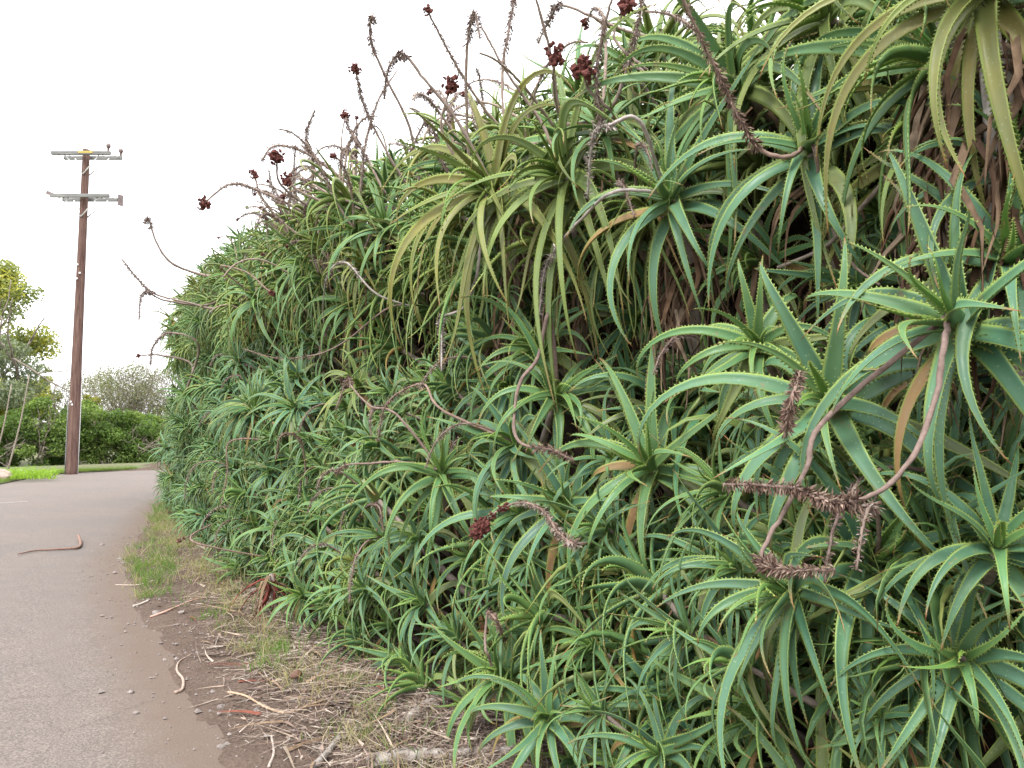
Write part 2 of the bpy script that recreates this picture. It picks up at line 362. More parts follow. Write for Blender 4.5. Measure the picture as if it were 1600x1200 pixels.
def leaf_geo(P, D, N, L, Wd, hi=True, thick=.011, chan=.34, rng=None):
    n = len(P)
    if not hi:
        idx = np.round(np.linspace(0, n - 1, 7)).astype(int); P, D, N = P[idx], D[idx], N[idx]; n = len(P)
    t = np.linspace(0, 1, n); B = np.cross(D, N)
    w = .5 * Wd * np.minimum(1, .9 + t) * (1 - t ** 1.1) ** 1.05
    if hi: w = w * (1 + .03 * np.sin(t * 21 + (rng.uniform(0, 6) if rng is not None else 0)))
    th = thick * (1 - t * .8)
    us = (-1, -.55, 0, .55, 1) if hi else (-1, 0, 1); lus = (.6, 0, -.6) if hi else (0,)
    V = []; A = []
    for u in us:
        V.append(P + B * (u * w)[:, None] + N * (chan * w * u * u)[:, None]); A.append(np.stack([t, np.full(n, abs(u)), np.zeros(n)], 1))
    for u in lus:
        V.append(P + B * (u * w)[:, None] + N * (chan * w * u * u - th * (1 - .3 * abs(u)))[:, None]); A.append(np.stack([t, np.full(n, abs(u) * .7), np.ones(n)], 1))
    k = len(V); V = np.stack(V, 1)[:-1].reshape(-1, 3); A = np.stack(A, 1)[:-1].reshape(-1, 3)
    V = np.vstack([V, P[-1:]]); A = np.vstack([A, [[1, 1, 0]]])
    F = []
    for i in range(n - 2):
        for j in range(k):
            q = (j + 1) % k; F.append((i * k + j, i * k + q, (i + 1) * k + q, (i + 1) * k + j))
    tip = len(V) - 1
    for j in range(k): F.append(((n - 2) * k + j, (n - 2) * k + (j + 1) % k, tip))
    if hi:
        nt_ = int(L / .0185); TV = []; TA = []
        for sgn in (-1, 1):
            ts = (np.arange(nt_) + .7 + (rng.uniform(-.25, .25, nt_) if rng is not None else 0)) / nt_ * .92 + .03
            for tt in ts:
                c = [np.interp(tt, t, P[:, i]) for i in range(3)]; d_ = unit([np.interp(tt, t, D[:, i]) for i in range(3)])
                nn_ = unit([np.interp(tt, t, N[:, i]) for i in range(3)]); ww = np.interp(tt, t, w); bb = np.cross(d_, nn_) * sgn
                e = np.array(c) + bb * ww * .985 + nn_ * chan * ww
                ln = .0088 * (1 - .45 * tt); base = len(V) + len(TV)
                TV += [e - d_ * .005, e + d_ * .005, e - nn_ * .003 - bb * .001, e + bb * ln + d_ * ln * .5 + nn_ * .001]
                TA += [(tt * .9, .95, 0)] * 3 + [(tt * .9, 1, 0)]
                F += [(base, base + 1, base + 3), (base + 1, base + 2, base + 3), (base + 2, base, base + 3)]
        V = np.vstack([V, TV]); A = np.vstack([A, TA])
    return V, F, A

ELEV = (-8, 12, 32, 52, 80)
VARS = 6
PROTO = {}
def make_proto(el, var, curtain=False):
    g = np.random.default_rng(1000 + el * 7 + var * 131 + 5000 * curtain)
    axis = np.array((math.cos(R(el)), 0, math.sin(R(el))))
    n = int(g.integers(22, 29)); leaves = []; wk = g.uniform(.78, 1.08)
    for i in range(n):
        f = i / (n - 1); phi = i * 2.39996 + g.normal(0, .22)
        L = (.28 + .38 * min(1, f * 2.1)) * g.uniform(.78, 1.15); Wd = wk * (.044 + .030 * min(1, f * 2.2)) * g.uniform(.82, 1.12)
        if i < 4: Wd *= .8
        th0 = R((3 if i < 3 else 10) + 72 * f ** .85 + g.normal(0, 6))
        rec = g.normal(.5 + .6 * f, .35); grav = max(.1, g.normal(.3 + 1.5 * f, .45)); lat = g.normal(0, .7); curl = g.normal(.2, .7)
        if curtain: L *= 1.32; grav = max(.5, g.normal(.7 + 2.3 * f, .4)); lat *= .55; curl *= .5
        if g.random() < .2: curl = -abs(g.normal(1.5, .4))
        if g.random() < .2: curl = abs(g.normal(1.6, .4))
        c = leaf_curve(axis, phi, f, L, rec, grav, lat, curl, th0)
        hiV, hiF, hiA = leaf_geo(*c, L, Wd, True, rng=g)
        lo = leaf_geo(*c, L, Wd * 1.05, False)
        me = mesh_from('leaf', hiV, hiF, M_LEAF, attrs={'lf': ('FLOAT_VECTOR', hiA)})
        leaves.append((me, f, lo))
    # stem that carries the rosette back into the bank
    back = np.array((-math.cos(R(max(el, 10))), 0, -math.sin(R(max(el, 10)))))
    sp = spline([-axis * .06, -axis * .14, -axis * .32 + np.array((-.06, 0, -.06)), -axis * .5 + np.array((-.26, .0, -.24)), -axis * .55 + np.array((-.62, g.uniform(-.1, .1), -.55))], 10)
    V, F = tube(sp, np.linspace(.016, .03, 10), 7, wob=.1); stem = mesh_from('stem', V, F, M_STEM)
    dead = []
    for i in range(7):
        phi = g.uniform(0, 6.28); L = g.uniform(.28, .45)
        c = leaf_curve(axis, phi, 1.7 + g.uniform(0, .7), L, .2, 3.4, g.normal(0, .3), g.normal(0, .6), R(100), 9)
        V, F, A = leaf_geo(*c, L, g.uniform(.016, .03), False, thick=.004, chan=.9)
        dead.append(mesh_from('dead_leaf', V, F, M_DEAD))
    PROTO[('c' if curtain else el, var)] = (leaves, stem, dead)
for e in ELEV:
    for v in range(VARS): make_proto(e, v)
for v in range(VARS): make_proto(14, v, True)

TINTS = {'blue': (.066, .148, .092), 'green': (.072, .154, .070), 'olive': (.112, .158, .058), 'yellow': (.145, .162, .058)}
def nearest_el(el): return min(ELEV, key=lambda e: abs(e - el))
ROS = []                                      # every rosette: dict
def add_ros(p, az, el, sc, tint, label=None, group=None, hero=False, curtain=False):
    e = 'c' if curtain else nearest_el(el); x, y, dz = pix(p)
    ROS.append(dict(p=np.asarray(p, float), az=az, el=e, roll=random.gauss(0, .12), tilt=0 if curtain else max(-9, min(9, el - e)), sc=sc, tint=tint, label=label, group=group, hero=hero, px=x, py=y, dz=dz,
                    app=sc / max(dz, .5), var=random.randrange(VARS), vis=(-90 < x < 1690 and -130 < y < 1330 and dz > 0)))
def face_az(p, yaw): return math.atan2(-p[1], -p[0]) + R(yaw)
# single plants the photograph shows clearly: pixel, scale, yaw from facing the camera (minus = picture left), axis elevation, colour, depth offset
HERO = [
 (1262, 222, 1.0, -8, 30, 'blue', -.06, 'large blue green aloe rosette under the crest, brown flower stalk rising from its left side'),
 (1040, 300, 1.0, -20, 30, 'blue', -.04, 'aloe rosette under the crest with a leaf looped over its heart and long hanging leaves'),
 (760, 290, 1.25, -50, 20, 'yellow', -.12, 'yellowish aloe rosette whose long leaves sweep down in a curtain over the dark hollow'),
 (1292, 622, .98, -14, 30, 'blue', -.14, 'broad star shaped aloe rosette above two crossed brown dry flower spikes'),
 (1482, 492, .98, -38, 28, 'blue', -.42, 'big drooping aloe rosette whose bare stalk curves down to a crossed dry flower spike'),
 (872, 612, .86, 6, 35, 'green', -.10, 'star shaped aloe rosette beside the pale stalk that bends into an L'),
 (690, 735, .95, -5, 30, 'green', -.10, 'star shaped aloe rosette with one tall upright leaf in the middle of the bank'),
 (1010, 722, 1.02, -28, 30, 'green', -.10, 'wide aloe rosette with long horizontal leaves behind the curved red tipped stalk'),
 (1182, 535, .7, -20, 25, 'green', -.2, 'small pale aloe rosette tucked above the crossed flower spikes'),
 (765, 868, .95, -25, 30, 'blue', -.10, 'aloe rosette directly below the dark red gall cluster'),
 (618, 950, .9, -10, 30, 'blue', -.08, 'low aloe rosette hanging over the bare soil and fallen pale stems'),
 (825, 1050, .72, -5, 20, 'blue', -.08, 'small blue green aloe rosette above the fallen stem with dead leaves'),
 (955, 1105, .85, 8, 35, 'blue', -.12, 'bottom aloe rosette with open star of toothed leaves next to small low rosette'),
 (1405, 855, .85, -10, 25, 'blue', -.10, 'aloe rosette right of the lower dry flower spike'),
 (1295, 1045, .85, 0, 22, 'blue', -.10, 'dark blue green aloe rosette below the lower dry flower spike'),
 (1548, 1015, .8, -25, 28, 'blue', -.12, 'large bluish aloe rosette with very broad leaves low on the bank'),
 (1165, 890, .8, -12, 25, 'blue', -.04, 'aloe rosette left of the lower dry flower spike with leaves hanging straight down'),
 (1190, 1195, .8, 0, 40, 'blue', -.14, 'aloe rosette at the foot of the bank under the dark blue green one'),
 (938, 190, .8, -35, 55, 'green', -.02, 'bright green young aloe rosette standing up on the crest'),
 (1275, 0, 1.1, -40, 18, 'olive', -.08, 'olive aloe rosette on the crest seen from below with folded undersides'),
 (1525, -30, .86, -20, 12, 'yellow', -.12, 'yellowish aloe rosette on the crest hanging over the brown skirt of dead leaves'),
 (1575, 395, .85, 5, 35, 'blue', -.38, 'aloe rosette beside the pale trunk and skirt of dead leaves'),
 (1590, 250, .7, 10, 40, 'blue', -.3, 'upturned aloe rosette in front of the skirt of dead leaves'),
 (872, 270, 1.15, -45, 22, 'olive', -.04, 'olive aloe rosette with arching leaves just left of the looped leaf rosette'),
 (600, 350, .95, -40, 32, 'green', -.04, 'aloe rosette of spreading green leaves left of the yellowish leaf curtain'),
 (545, 470, .95, -25, 25, 'green', -.05, 'aloe rosette with hanging leaves in front of the dark hollow'),
 (400, 465, 1.0, -25, 30, 'green', -.05, 'aloe rosette next to the round dark gall on a thick flower spike'),
 (385, 925, .62, -15, 45, 'olive', -.12, 'small pale aloe rosette at the foot of the bank beside red withered leaves'),
 (560, 600, .72, -20, 40, 'olive', -.08, 'small fleshy aloe rosette beside a pinkish stalk ending in a bent flower spike'),
 (290, 615, .8, -30, 30, 'green', -.06, 'aloe rosette on the far end of the bank above the road'),
]
for (px, py, sc, yaw, el, tint, off, lab) in HERO:
    p, t = hit_or_crest(px, py, off)
    add_ros(p, face_az(p, yaw), el, sc, tint, lab, None, True, tint in ('yellow', 'olive') and el < 25)
# the rest of the thicket: spread over the face and crest of the bank
PA = np.zeros((4000, 3)); PRr = np.zeros(4000)
for i_, c_ in enumerate(ROS): PA[i_] = c_['p']; PRr[i_] = 1.35 if c_['dz'] < 6 else 1.25
tries = 0
while tries < 16000:
    tries += 1
    s = random.uniform(-1.6, 23); q = random.random()
    if q < .80:
        h = random.uniform(.12, 3.3) * hscale(s); off = random.uniform(-.05, .22)
        el = random.gauss(26, 14) + (12 if h < .5 else 0) + (10 if h > 2.9 else 0)
    else:
        h = random.uniform(3.3, 3.93) * hscale(s); off = random.uniform(-.08, .1); el = random.gauss(54, 16)
    hn = h / hscale(s)
    if s < 6 and hn < 2.5: off += .06
    if 1.95 < hn < 2.6 and s < 13 and random.random() < (.9 if s < 8 else .75): continue          # the dark hollow under the crest
    if hn < .45 and s < 5 and random.random() < .5: continue
    p = surf(s, h, off)
    rmin = .28 if hn < 3.3 else .34
    if s > 9: rmin = .34
    k_ = len(ROS)
    if (((PA[:k_] - p) ** 2).sum(1) < (rmin * PRr[:k_]) ** 2).any(): continue
    PA[k_] = p; PRr[k_] = 1.
    dn = .02; pn = surf(s + dn, h) - surf(s - dn, h); pn = np.array((pn[0], pn[1])); nrm = np.array((-pn[1], pn[0])) if np.dot((-pn[1], pn[0]), NV) < 0 else np.array((pn[1], -pn[0]))
    az = math.atan2(nrm[1], nrm[0]) + random.gauss(0, .5) - (.25 if hn > 2.5 else 0)
    tn = ('yellow' if random.random() < (.16 if s < 6 else .05) else 'olive' if random.random() < .38 else 'green') if hn > 2.5 else ('blue' if random.random() < .66 else 'green' if random.random() < .9 else 'olive')
    add_ros(p, az, el, random.uniform(.52, .96) * (1.12 if hn > 2.6 else 1) * (.88 if s > 9 else 1) * (.8 if pix(p)[2] < 2.3 else 1), tn, curtain=(2.55 < hn < 3.45 and random.random() < .6))
ROS.sort(key=lambda r: (not r['hero'], not r['vis'], -r['app']))
NIND = 300
IND, REST = ROS[:NIND], ROS[NIND:]
print('rosettes', len(ROS), 'visible', sum(r['vis'] for r in ROS))
def ros_matrix(r):
    return Matrix.Translation(Vector(r['p'])) @ Matrix.Rotation(r['az'], 4, 'Z') @ Matrix.Rotation(R(-r['tilt']), 4, 'Y') @ Matrix.Rotation(r['roll'], 4, 'X') @ Matrix.Scale(r['sc'], 4)
def leaf_tint(tint, f, h, g):
    c = np.array(TINTS[tint]); inner = np.array((.095, .19, .052))
    k = max(0, 1 - f * 3.2); c = c * (1 - k) + inner * k
    if f > .72 and g.random() < .3: c = c * .55 + np.array((.19, .17, .065)) * .45
    if f > .8 and g.random() < (.09 if h > .5 else .2): c = np.array((.24, .16, .08)) if g.random() < .85 else np.array((.17, .085, .05))
    return c * g.uniform(.86, 1.16) * (1 + g.normal(0, .03, 3))
gl = np.random.default_rng(5)
LANDMARK = [((1262, 222), 'the brown crest stalk'), ((1040, 300), 'the looped leaf'), ((735, 310), 'the yellowish leaf curtain'), ((1225, 760), 'the crossed dry flower spikes'),
 ((1500, 480), 'the big drooping rosette'), ((850, 640), 'the L-bent pale stalk'), ((690, 690), 'the tall upright leaf'), ((1010, 740), 'the long level leaves'), ((750, 830), 'the dark red gall cluster'),
 ((620, 950), 'the overhang over soil'), ((770, 1090), 'the fallen pale stems'), ((1400, 860), 'the lower dry flower spike'), ((1545, 1010), 'the broadest bluish rosette'), ((1190, 1170), 'the lowest star rosette'),
 ((940, 190), 'the bright young rosette'), ((1255, 30), 'the folded olive undersides'), ((1550, 200), 'the widest dead skirt'), ((600, 350), 'the spreading green rosette'), ((560, 520), 'the dark hollow'),
 ((420, 455), 'the round gall spike'), ((390, 920), 'the red withered leaves'), ((560, 610), 'the small fleshy rosette'), ((300, 600), 'the bank end'), ((320, 320), 'the arching gall stalk'), ((250, 850), 'the verge weeds'), ((620, 120), 'the hooked sky stalks')]
def set_label(r):
    s = float(np.dot(r['p'][:2], UV_)); h = r['p'][2] / hscale(s)
    zone = 'on the crest' if h > 3.15 else 'just under the crest' if h > 2.4 else 'on the upper bank' if h > 1.6 else 'at mid height' if h > .8 else 'at the foot'
    lm = min(LANDMARK, key=lambda l: (l[0][0] - r['px']) ** 2 + (l[0][1] - r['py']) ** 2)[1]
    size = 'small ' if r['sc'] < .64 else 'large ' if r['sc'] > .86 else ''
    pose = 'drooping ' if r['el'] == 'c' else 'upright ' if r['el'] >= 52 else 'nodding ' if r['el'] <= 12 else ''
    tn = {'blue': 'blue green', 'green': 'green', 'olive': 'olive', 'yellow': 'yellowish'}[r['tint']]
    r['label'] = f'{size}{pose}{tn} aloe {zone}, near {lm}'; r['group'] = 'aloe rosettes ' + zone
for r in IND:
    if not r['label']: set_label(r)
    o = ob('aloe_plant', None, None, r['label'], 'aloe', r['group'] or 'single aloe plants on the bank'); o.empty_display_size = .1
    M = ros_matrix(r); o.matrix_world = M; r['o'] = o; r['M'] = M
    leaves, stem, dead = PROTO[(r['el'], r['var'])]
    for me, f, lo in leaves:
        q = ob('leaf', me, o, color=leaf_tint(r['tint'], f, r['p'][2], gl)); q.rotation_euler = gl.normal(0, .1, 3); k = gl.uniform(.84, 1.14); q.scale = (k, k, k)
    ob('stem', stem, o)
    nd_ = 7 if (2.2 < r['p'][2] < 3.4) else 3 if gl.random() < .5 else 0
    for me in dead[:nd_]:
        k = gl.uniform(.6, 1.2); ob('dead_leaf', me, o, color=np.array((.21, .14, .09)) * k)
# the many further rosettes run together as one mass
def joined(name, rs, mat, extra_scale=1.):
    VV, LL, SS, AA, TT = [], [], [], [], []; nv = 0; nl = 0
    for r in rs:
        M = np.array(ros_matrix(r)); leaves, _, _ = PROTO[(r['el'], r['var'])]
        for me, f, (V, F, A) in leaves:
            VV.append(V @ M[:3, :3].T + M[:3, 3]); AA.append(A); c = leaf_tint(r['tint'], f, r['p'][2], gl); TT.append(np.tile((*c, 1), (len(V), 1)))
            for q in F: SS.append(nl); LL.extend(i + nv for i in q); nl += len(q)
            nv += len(V)
    return mesh_np(name, np.vstack(VV), LL, SS, mat, True, {'lf': ('FLOAT_VECTOR', np.vstack(AA)), 'tint': ('FLOAT_COLOR', np.vstack(TT))})
INNER = []
save = ROS; ROS = []
for i in range(620):                                                  # deeper, half hidden growth
    s = random.uniform(-1, 18.5) if i % 3 else random.uniform(-1, 3.5); h = random.uniform(.15, 3.5) * hscale(s)
    if 1.9 < h < 2.7 and s < 13 and random.random() < .92: continue
    p = surf(s, h, random.uniform(.28, .48)); add_ros(p, math.atan2(-NV[1], -NV[0]) + random.gauss(0, .7), random.gauss(25, 15), random.uniform(.6, .9), random.choice(('blue', 'green', 'green', 'olive')))
INNER = ROS; ROS = save
ob('aloe_thicket', joined('aloe_thicket', REST + INNER, M_LEAFS), None, 'dense mass of tangled aloe leaves filling the bank between the rosettes', 'aloe thicket', kind='stuff')

# ------------------------------------------------------------------ dry flower stalks (parts of the aloe they grow from)
gs = np.random.default_rng(21)
IP = np.array([r['p'] for r in IND])
def bristles(P, r, n, ln, cols, droop=.5):
    V = []; F = []; T = []
    P = np.asarray(P); D = np.gradient(P, axis=0)
    for i in range(n):
        f = gs.random() * (len(P) - 1.001); k = int(f); c = P[k] + (P[k + 1] - P[k]) * (f - k); d = unit(D[k])
        o = gs.normal(size=3); o = unit(o - d * np.dot(o, d)); fr = f / (len(P) - 1); l = ln * 1.25 * gs.uniform(.5, 1.2) * (1 - .45 * fr)
        dirn = unit(o * .8 - d * droop * gs.uniform(.2, 1.4) - Z * .35 + gs.normal(0, .2, 3)); side = unit(np.cross(dirn, gs.normal(size=3)))
        w = l * gs.uniform(.06, .13); a = c + o * r * .6; b = len(V)
        up = np.cross(side, dirn)
        V += [tuple(a + side * w * .5), tuple(a - side * w * .5), tuple(a + dirn * l * .6 + side * w), tuple(a + dirn * l * .6 - side * w), tuple(a + dirn * l * .55 + up * w), tuple(a + dirn * l)]
        F += [(b, b + 1, b + 3, b + 2), (b, b + 2, b + 4), (b + 1, b + 4, b + 3), (b + 2, b + 3, b + 5), (b + 4, b + 2, b + 5), (b + 3, b + 4, b + 5)]
        col = np.array(cols[int(gs.integers(len(cols)))]) * gs.uniform(.7, 1.25); T += [(*col, 1)] * 6
    return V, F, T
def gall_mesh(seed, r):
    import bmesh
    g = np.random.default_rng(seed); bm = bmesh.new()
    for i in range(46):
        c = unit(g.normal(size=3)) * np.array((1, .8, .9)) * r * g.uniform(.3, .95); q = r * g.uniform(.13, .27)
        bmesh.ops.create_icosphere(bm, subdivisions=1, radius=q, matrix=Matrix.Translation(Vector(c)))
    for v in bm.verts: v.co += Vector(g.normal(0, r * .055, 3))
    me = bpy.data.meshes.new('gall'); bm.to_mesh(me); bm.free(); me.materials.append(M_GALL); return me
GALLS = [gall_mesh(i, .05) for i in range(4)]
BROWN = [(.14, .085, .065), (.22, .15, .12), (.10, .06, .05), (.27, .20, .16)]
GREYB = [(.30, .26, .23), (.22, .18, .16), (.42, .38, .35)]
MAUVE = [(.17, .11, .11), (.25, .17, .16), (.12, .07, .075)]
def stalk(P, rac, parent=None, col=(.24, .17, .14), cols=BROWN, r0=.0085, gall=(), n=150, ln=.024, branch=None):
    P = np.asarray(P); par = parent or IND[int(np.argmin(((IP - P[0]) ** 2).sum(1)))]
    if parent is None and np.linalg.norm(par['p'] - P[0]) > .1:                 # root the stalk in the rosette
        P = np.vstack([par['p'], P])
    P = spline(P, 40)
    P[1:-1] += gs.normal(0, .001, (38, 3))
    m = np.array(par['M'].inverted()); loc = lambda Q: np.asarray(Q) @ m[:3, :3].T + m[:3, 3]
    k = len(P); V, F = tube(loc(P), np.linspace(r0, r0 * .5, k) / par['sc'], 7, wob=.2)
    st = ob('flower_stalk', mesh_from('flower_stalk', V, F, M_STALK), par['o'], color=col)
    if rac:
        a, b = int(rac[0] * (k - 1)), max(int(rac[1] * (k - 1)), 2)
        V, F, T = bristles(loc(P[a:b + 1]), r0 / par['sc'], int(n * 2.6), ln / par['sc'], cols)
        ob('dry_flowers', mesh_from('dry_flowers', V, F, M_BRIST, False, {'tint': ('FLOAT_COLOR', T)}), st, kind='stuff')
    for (f, sc) in gall:
        g = ob('gall', random.choice(GALLS), st); c = loc([P[min(k - 1, int(f * (k - 1)))]])[0]
        g.location = Vector(c); g.scale = (sc / par['sc'],) * 3; g.rotation_euler = (random.uniform(0, 6), random.uniform(0, 6), 0)
    return st
def ppath(pts, off=-.3, dt=0., sky=False):
    ts = []
    for (x, y) in pts:
        p, t = (None, None) if (sky and ts) else (hit_or_crest(x, y, off) if not ts else hit(x, y, off))
        ts.append(t if t is not None else ts[-1])
    ts = np.array(ts)
    if sky: ts[:] = ts[0]
    else: ts = np.convolve(np.pad(ts, 1, 'edge'), np.ones(3) / 3, 'valid')
    ts = ts + np.linspace(0, dt, len(ts))
    return np.array([ORI + t * ray(x, y) for t, (x, y) in zip(ts, pts)])
PINK = (.20, .145, .125); GREY = (.36, .32, .30)
stalk(ppath([(1235, 245), (1190, 235), (1155, 185), (1130, 130), (1100, 70), (1062, -15)], -.28, -.1, True), (.38, 1), n=230, cols=BROWN, r0=.009)
stalk(ppath([(1272, 232), (1285, 300), (1310, 365), (1335, 415), (1375, 445)], -.2), None, col=PINK, r0=.0085)
stalk(ppath([(1475, 540), (1462, 620), (1425, 715), (1370, 770), (1310, 785), (1235, 762), (1130, 757)], -.5), (.66, 1), col=PINK, n=300, r0=.008, ln=.026)
stalk(ppath([(1228, 768), (1222, 720), (1232, 650), (1250, 580)], -.62), (0, 1), n=330, r0=.008, ln=.028, parent=[r for r in IND if 'crossed brown dry' in r['label']][0])
stalk(ppath([(1290, 655), (1262, 725), (1225, 800), (1192, 862), (1210, 888), (1305, 890)], -.44), (.74, 1), col=PINK, n=190, r0=.008)
stalk(ppath([(990, 800), (945, 838), (905, 850), (875, 835), (850, 800), (815, 785), (775, 800), (745, 832)], -.34), (.4, .8), n=230, cols=GREYB + BROWN, gall=((.86, .45), (.84, .4), (.9, .42), (.99, 1.), (.96, .8), (1., .8)))
stalk(ppath([(768, 875), (763, 940), (758, 1000), (768, 1040)], -.34), None, col=PINK, r0=.009)
stalk(ppath([(772, 1042), (786, 1010), (778, 975), (763, 955)], -.34), (0, 1), n=150)
stalk(ppath([(960, 300), (915, 335), (868, 390), (850, 430), (842, 500)], -.34), (.6, 1), col=GREY, cols=GREYB, n=120)
stalk(ppath([(1000, 190), (955, 195), (930, 205), (922, 250), (918, 310)], -.32), (.4, 1), col=GREY, cols=GREYB, n=120)
stalk(ppath([(858, 490), (840, 560), (812, 600), (803, 670), (820, 695), (860, 702), (897, 720)], -.36), (.78, 1), col=PINK, n=110, r0=.011)
stalk(ppath([(752, 370), (745, 430), (725, 480), (690, 497), (690, 520), (690, 580)], -.3), (.66, 1), col=GREY, cols=GREYB, n=120, r0=.01)
stalk(ppath([(620, 648), (580, 635), (550, 605), (543, 592), (525, 640)], -.34), (.66, 1), col=PINK, n=110)
stalk(ppath([(690, 640), (660, 600), (605, 630), (590, 690)], -.34), (.5, 1), n=120)
stalk(ppath([(630, 722), (580, 724), (540, 727), (525, 740)], -.32), (.75, 1), col=PINK, n=60)
stalk(ppath([(590, 460), (540, 410), (512, 430), (505, 480), (508, 520)], -.3), (.3, .7), col=GREY, cols=GREYB, n=90)
stalk(ppath([(345, 418), (385, 425), (415, 450), (425, 458)], -.4), (0, .95), n=110, gall=((1, .8),))
stalk(ppath([(300, 845), (330, 820), (300, 835), (280, 845)], -.3), (.2, .8), n=70, gall=((1, .7), (.9, .5)))
stalk(ppath([(360, 690), (355, 740), (345, 790)], -.3), (0, 1), n=100)
stalk(ppath([(480, 760), (470, 690), (440, 680), (430, 720)], -.3), (.3, 1), n=110)
stalk(ppath([(560, 850), (565, 800), (590, 790), (600, 830)], -.3), (.4, 1), n=90, col=PINK)
stalk(ppath([(610, 480), (520, 545), (440, 560), (380, 545)], -.34), (.6, 1), n=100, col=PINK)
# stalks standing against the sky
SKYST = [([(660, 300), (640, 200), (600, 115), (580, 65), (580, 25), (588, 38)], (.6, 1), ()), ([(770, 290), (715, 190), (660, 120), (630, 85), (608, 105), (600, 155)], (.55, 1), ()),
 ([(735, 260), (728, 130), (733, 50), (742, 22), (750, 60)], (.55, 1), ()), ([(850, 200), (790, 110), (752, 40)], None, ()), ([(880, 190), (862, 90), (838, 0), (832, -30)], None, ()),
 ([(1060, 70), (970, 45), (880, 8), (862, 25), (840, 68)], (.62, 1), ()), ([(545, 290), (480, 240), (430, 228), (408, 252)], (.4, 1), ()), ([(480, 335), (410, 300), (360, 288), (318, 318)], (.4, .85), ((1, .95),)),
 ([(340, 480), (290, 472), (240, 458), (210, 430), (190, 404)], (.6, 1), ()), ([(330, 475), (260, 470), (224, 457), (217, 500)], (.65, 1), ()), ([(320, 430), (270, 412), (245, 380), (232, 342), (226, 350)], (.7, 1), ()),
 ([(500, 330), (440, 290), (432, 246)], None, ((1, .9),)), ([(520, 320), (470, 300), (448, 281)], None, ((1, .8),)), ([(450, 360), (410, 310), (397, 272)], None, ((1, .7),)),
 ([(940, 200), (932, 120), (945, 40), (962, -20)], (.3, .8), ()), ([(960, 160), (985, 90), (1000, 20), (1005, -20)], (.4, 1), ()), ([(800, 220), (785, 120), (800, 20), (804, -10)], (.55, 1), ()),
 ([(1010, 110), (960, 60), (980, 10)], None, ((1, .8),)), ([(880, 190), (865, 130), (868, 86)], None, ((1, .7),)), ([(720, 270), (690, 200), (705, 132)], None, ((1, .7),)), ([(640, 290), (575, 180), (555, 108)], (.6, .95), ((1, .65),)),
 ([(600, 300), (575, 250), (545, 200), (540, 180)], (.5, .9), ((1, .6),)), ([(560, 310), (570, 230), (590, 160), (620, 110)], (.3, .9), ()), ([(960, 180), (920, 140), (913, 108)], None, ((1, .8),)),
 ([(300, 570), (250, 555), (216, 556)], None, ((1, .6),)), ([(310, 540), (265, 520), (240, 540), (235, 570)], (.5, 1), ()), ([(480, 340), (490, 260), (478, 215), (492, 172)], (.5, 1), ()), ([(700, 270), (670, 190), (640, 240)], (.4, 1), ())]
for pts, rac, gl_ in SKYST: stalk(ppath(pts, -.1, gs.uniform(-.35, .25), True), rac, col=np.array((.31, .24, .21)) * gs.uniform(.7, 1.2), cols=MAUVE + BROWN + GREYB, gall=[(f_, q_ * 1.6) for f_, q_ in gl_], n=150, r0=.005 + .0011 * hit_or_crest(*pts[0])[1], ln=.022 + .0012 * hit_or_crest(*pts[0])[1])
crest = [r for r in IND if r['p'][2] > 2.7 and r['vis']]
farcrest = [r for r in crest if r['px'] < 560]
for i in range(104):
    r = farcrest[int(gs.integers(len(farcrest)))] if i % 2 else crest[int(gs.integers(len(crest)))]
    _ = crest[int(gs.integers(len(crest)))]; d = unit(np.array((-NV[0] * .35, -NV[1] * .35, .9)) + gs.normal(0, .35, 3)); P = [r['p']]; L = gs.uniform(.5, .95); bend = gs.normal(0, 1.0, 3); dr = gs.uniform(.1, 1.6)
    for k in range(7):
        d = unit(d + bend * .07 + np.array((0, 0, -.13 * dr * max(0, k - 2)))); P.append(P[-1] + d * L / 7)
    hasg = gs.random() < .35
    stalk(np.array(P), (.5, .98) if gs.random() < .8 else None, parent=r, col=np.array((.31, .24, .20)) * gs.uniform(.7, 1.2), cols=MAUVE + BROWN + GREYB, gall=((1, gs.uniform(.4, .75)),) if hasg else (), n=110, r0=.0075 + .0006 * r['dz'], ln=.018 + .0012 * r['dz'])
face = [r for r in IND if .6 < r['p'][2] < 2.7 and r['vis'] and not r['hero']]
for i in range(26):
    r = face[int(gs.integers(len(face)))]; d = unit(np.array((-NV[0], -NV[1], .5)) + gs.normal(0, .35, 3)); P = [r['p']]; L = gs.uniform(.45, .75); bend = gs.normal(0, 1.0, 3)
    for k in range(7):
        d = unit(d + bend * .1 + np.array((0, 0, -.2 * max(0, k - 1)))); P.append(P[-1] + d * L / 7)
    stalk(np.array(P), (.5, 1), parent=r, col=PINK if gs.random() < .5 else (.2, .15, .125), cols=MAUVE + BROWN + GREYB, n=90, r0=.007, ln=.019)

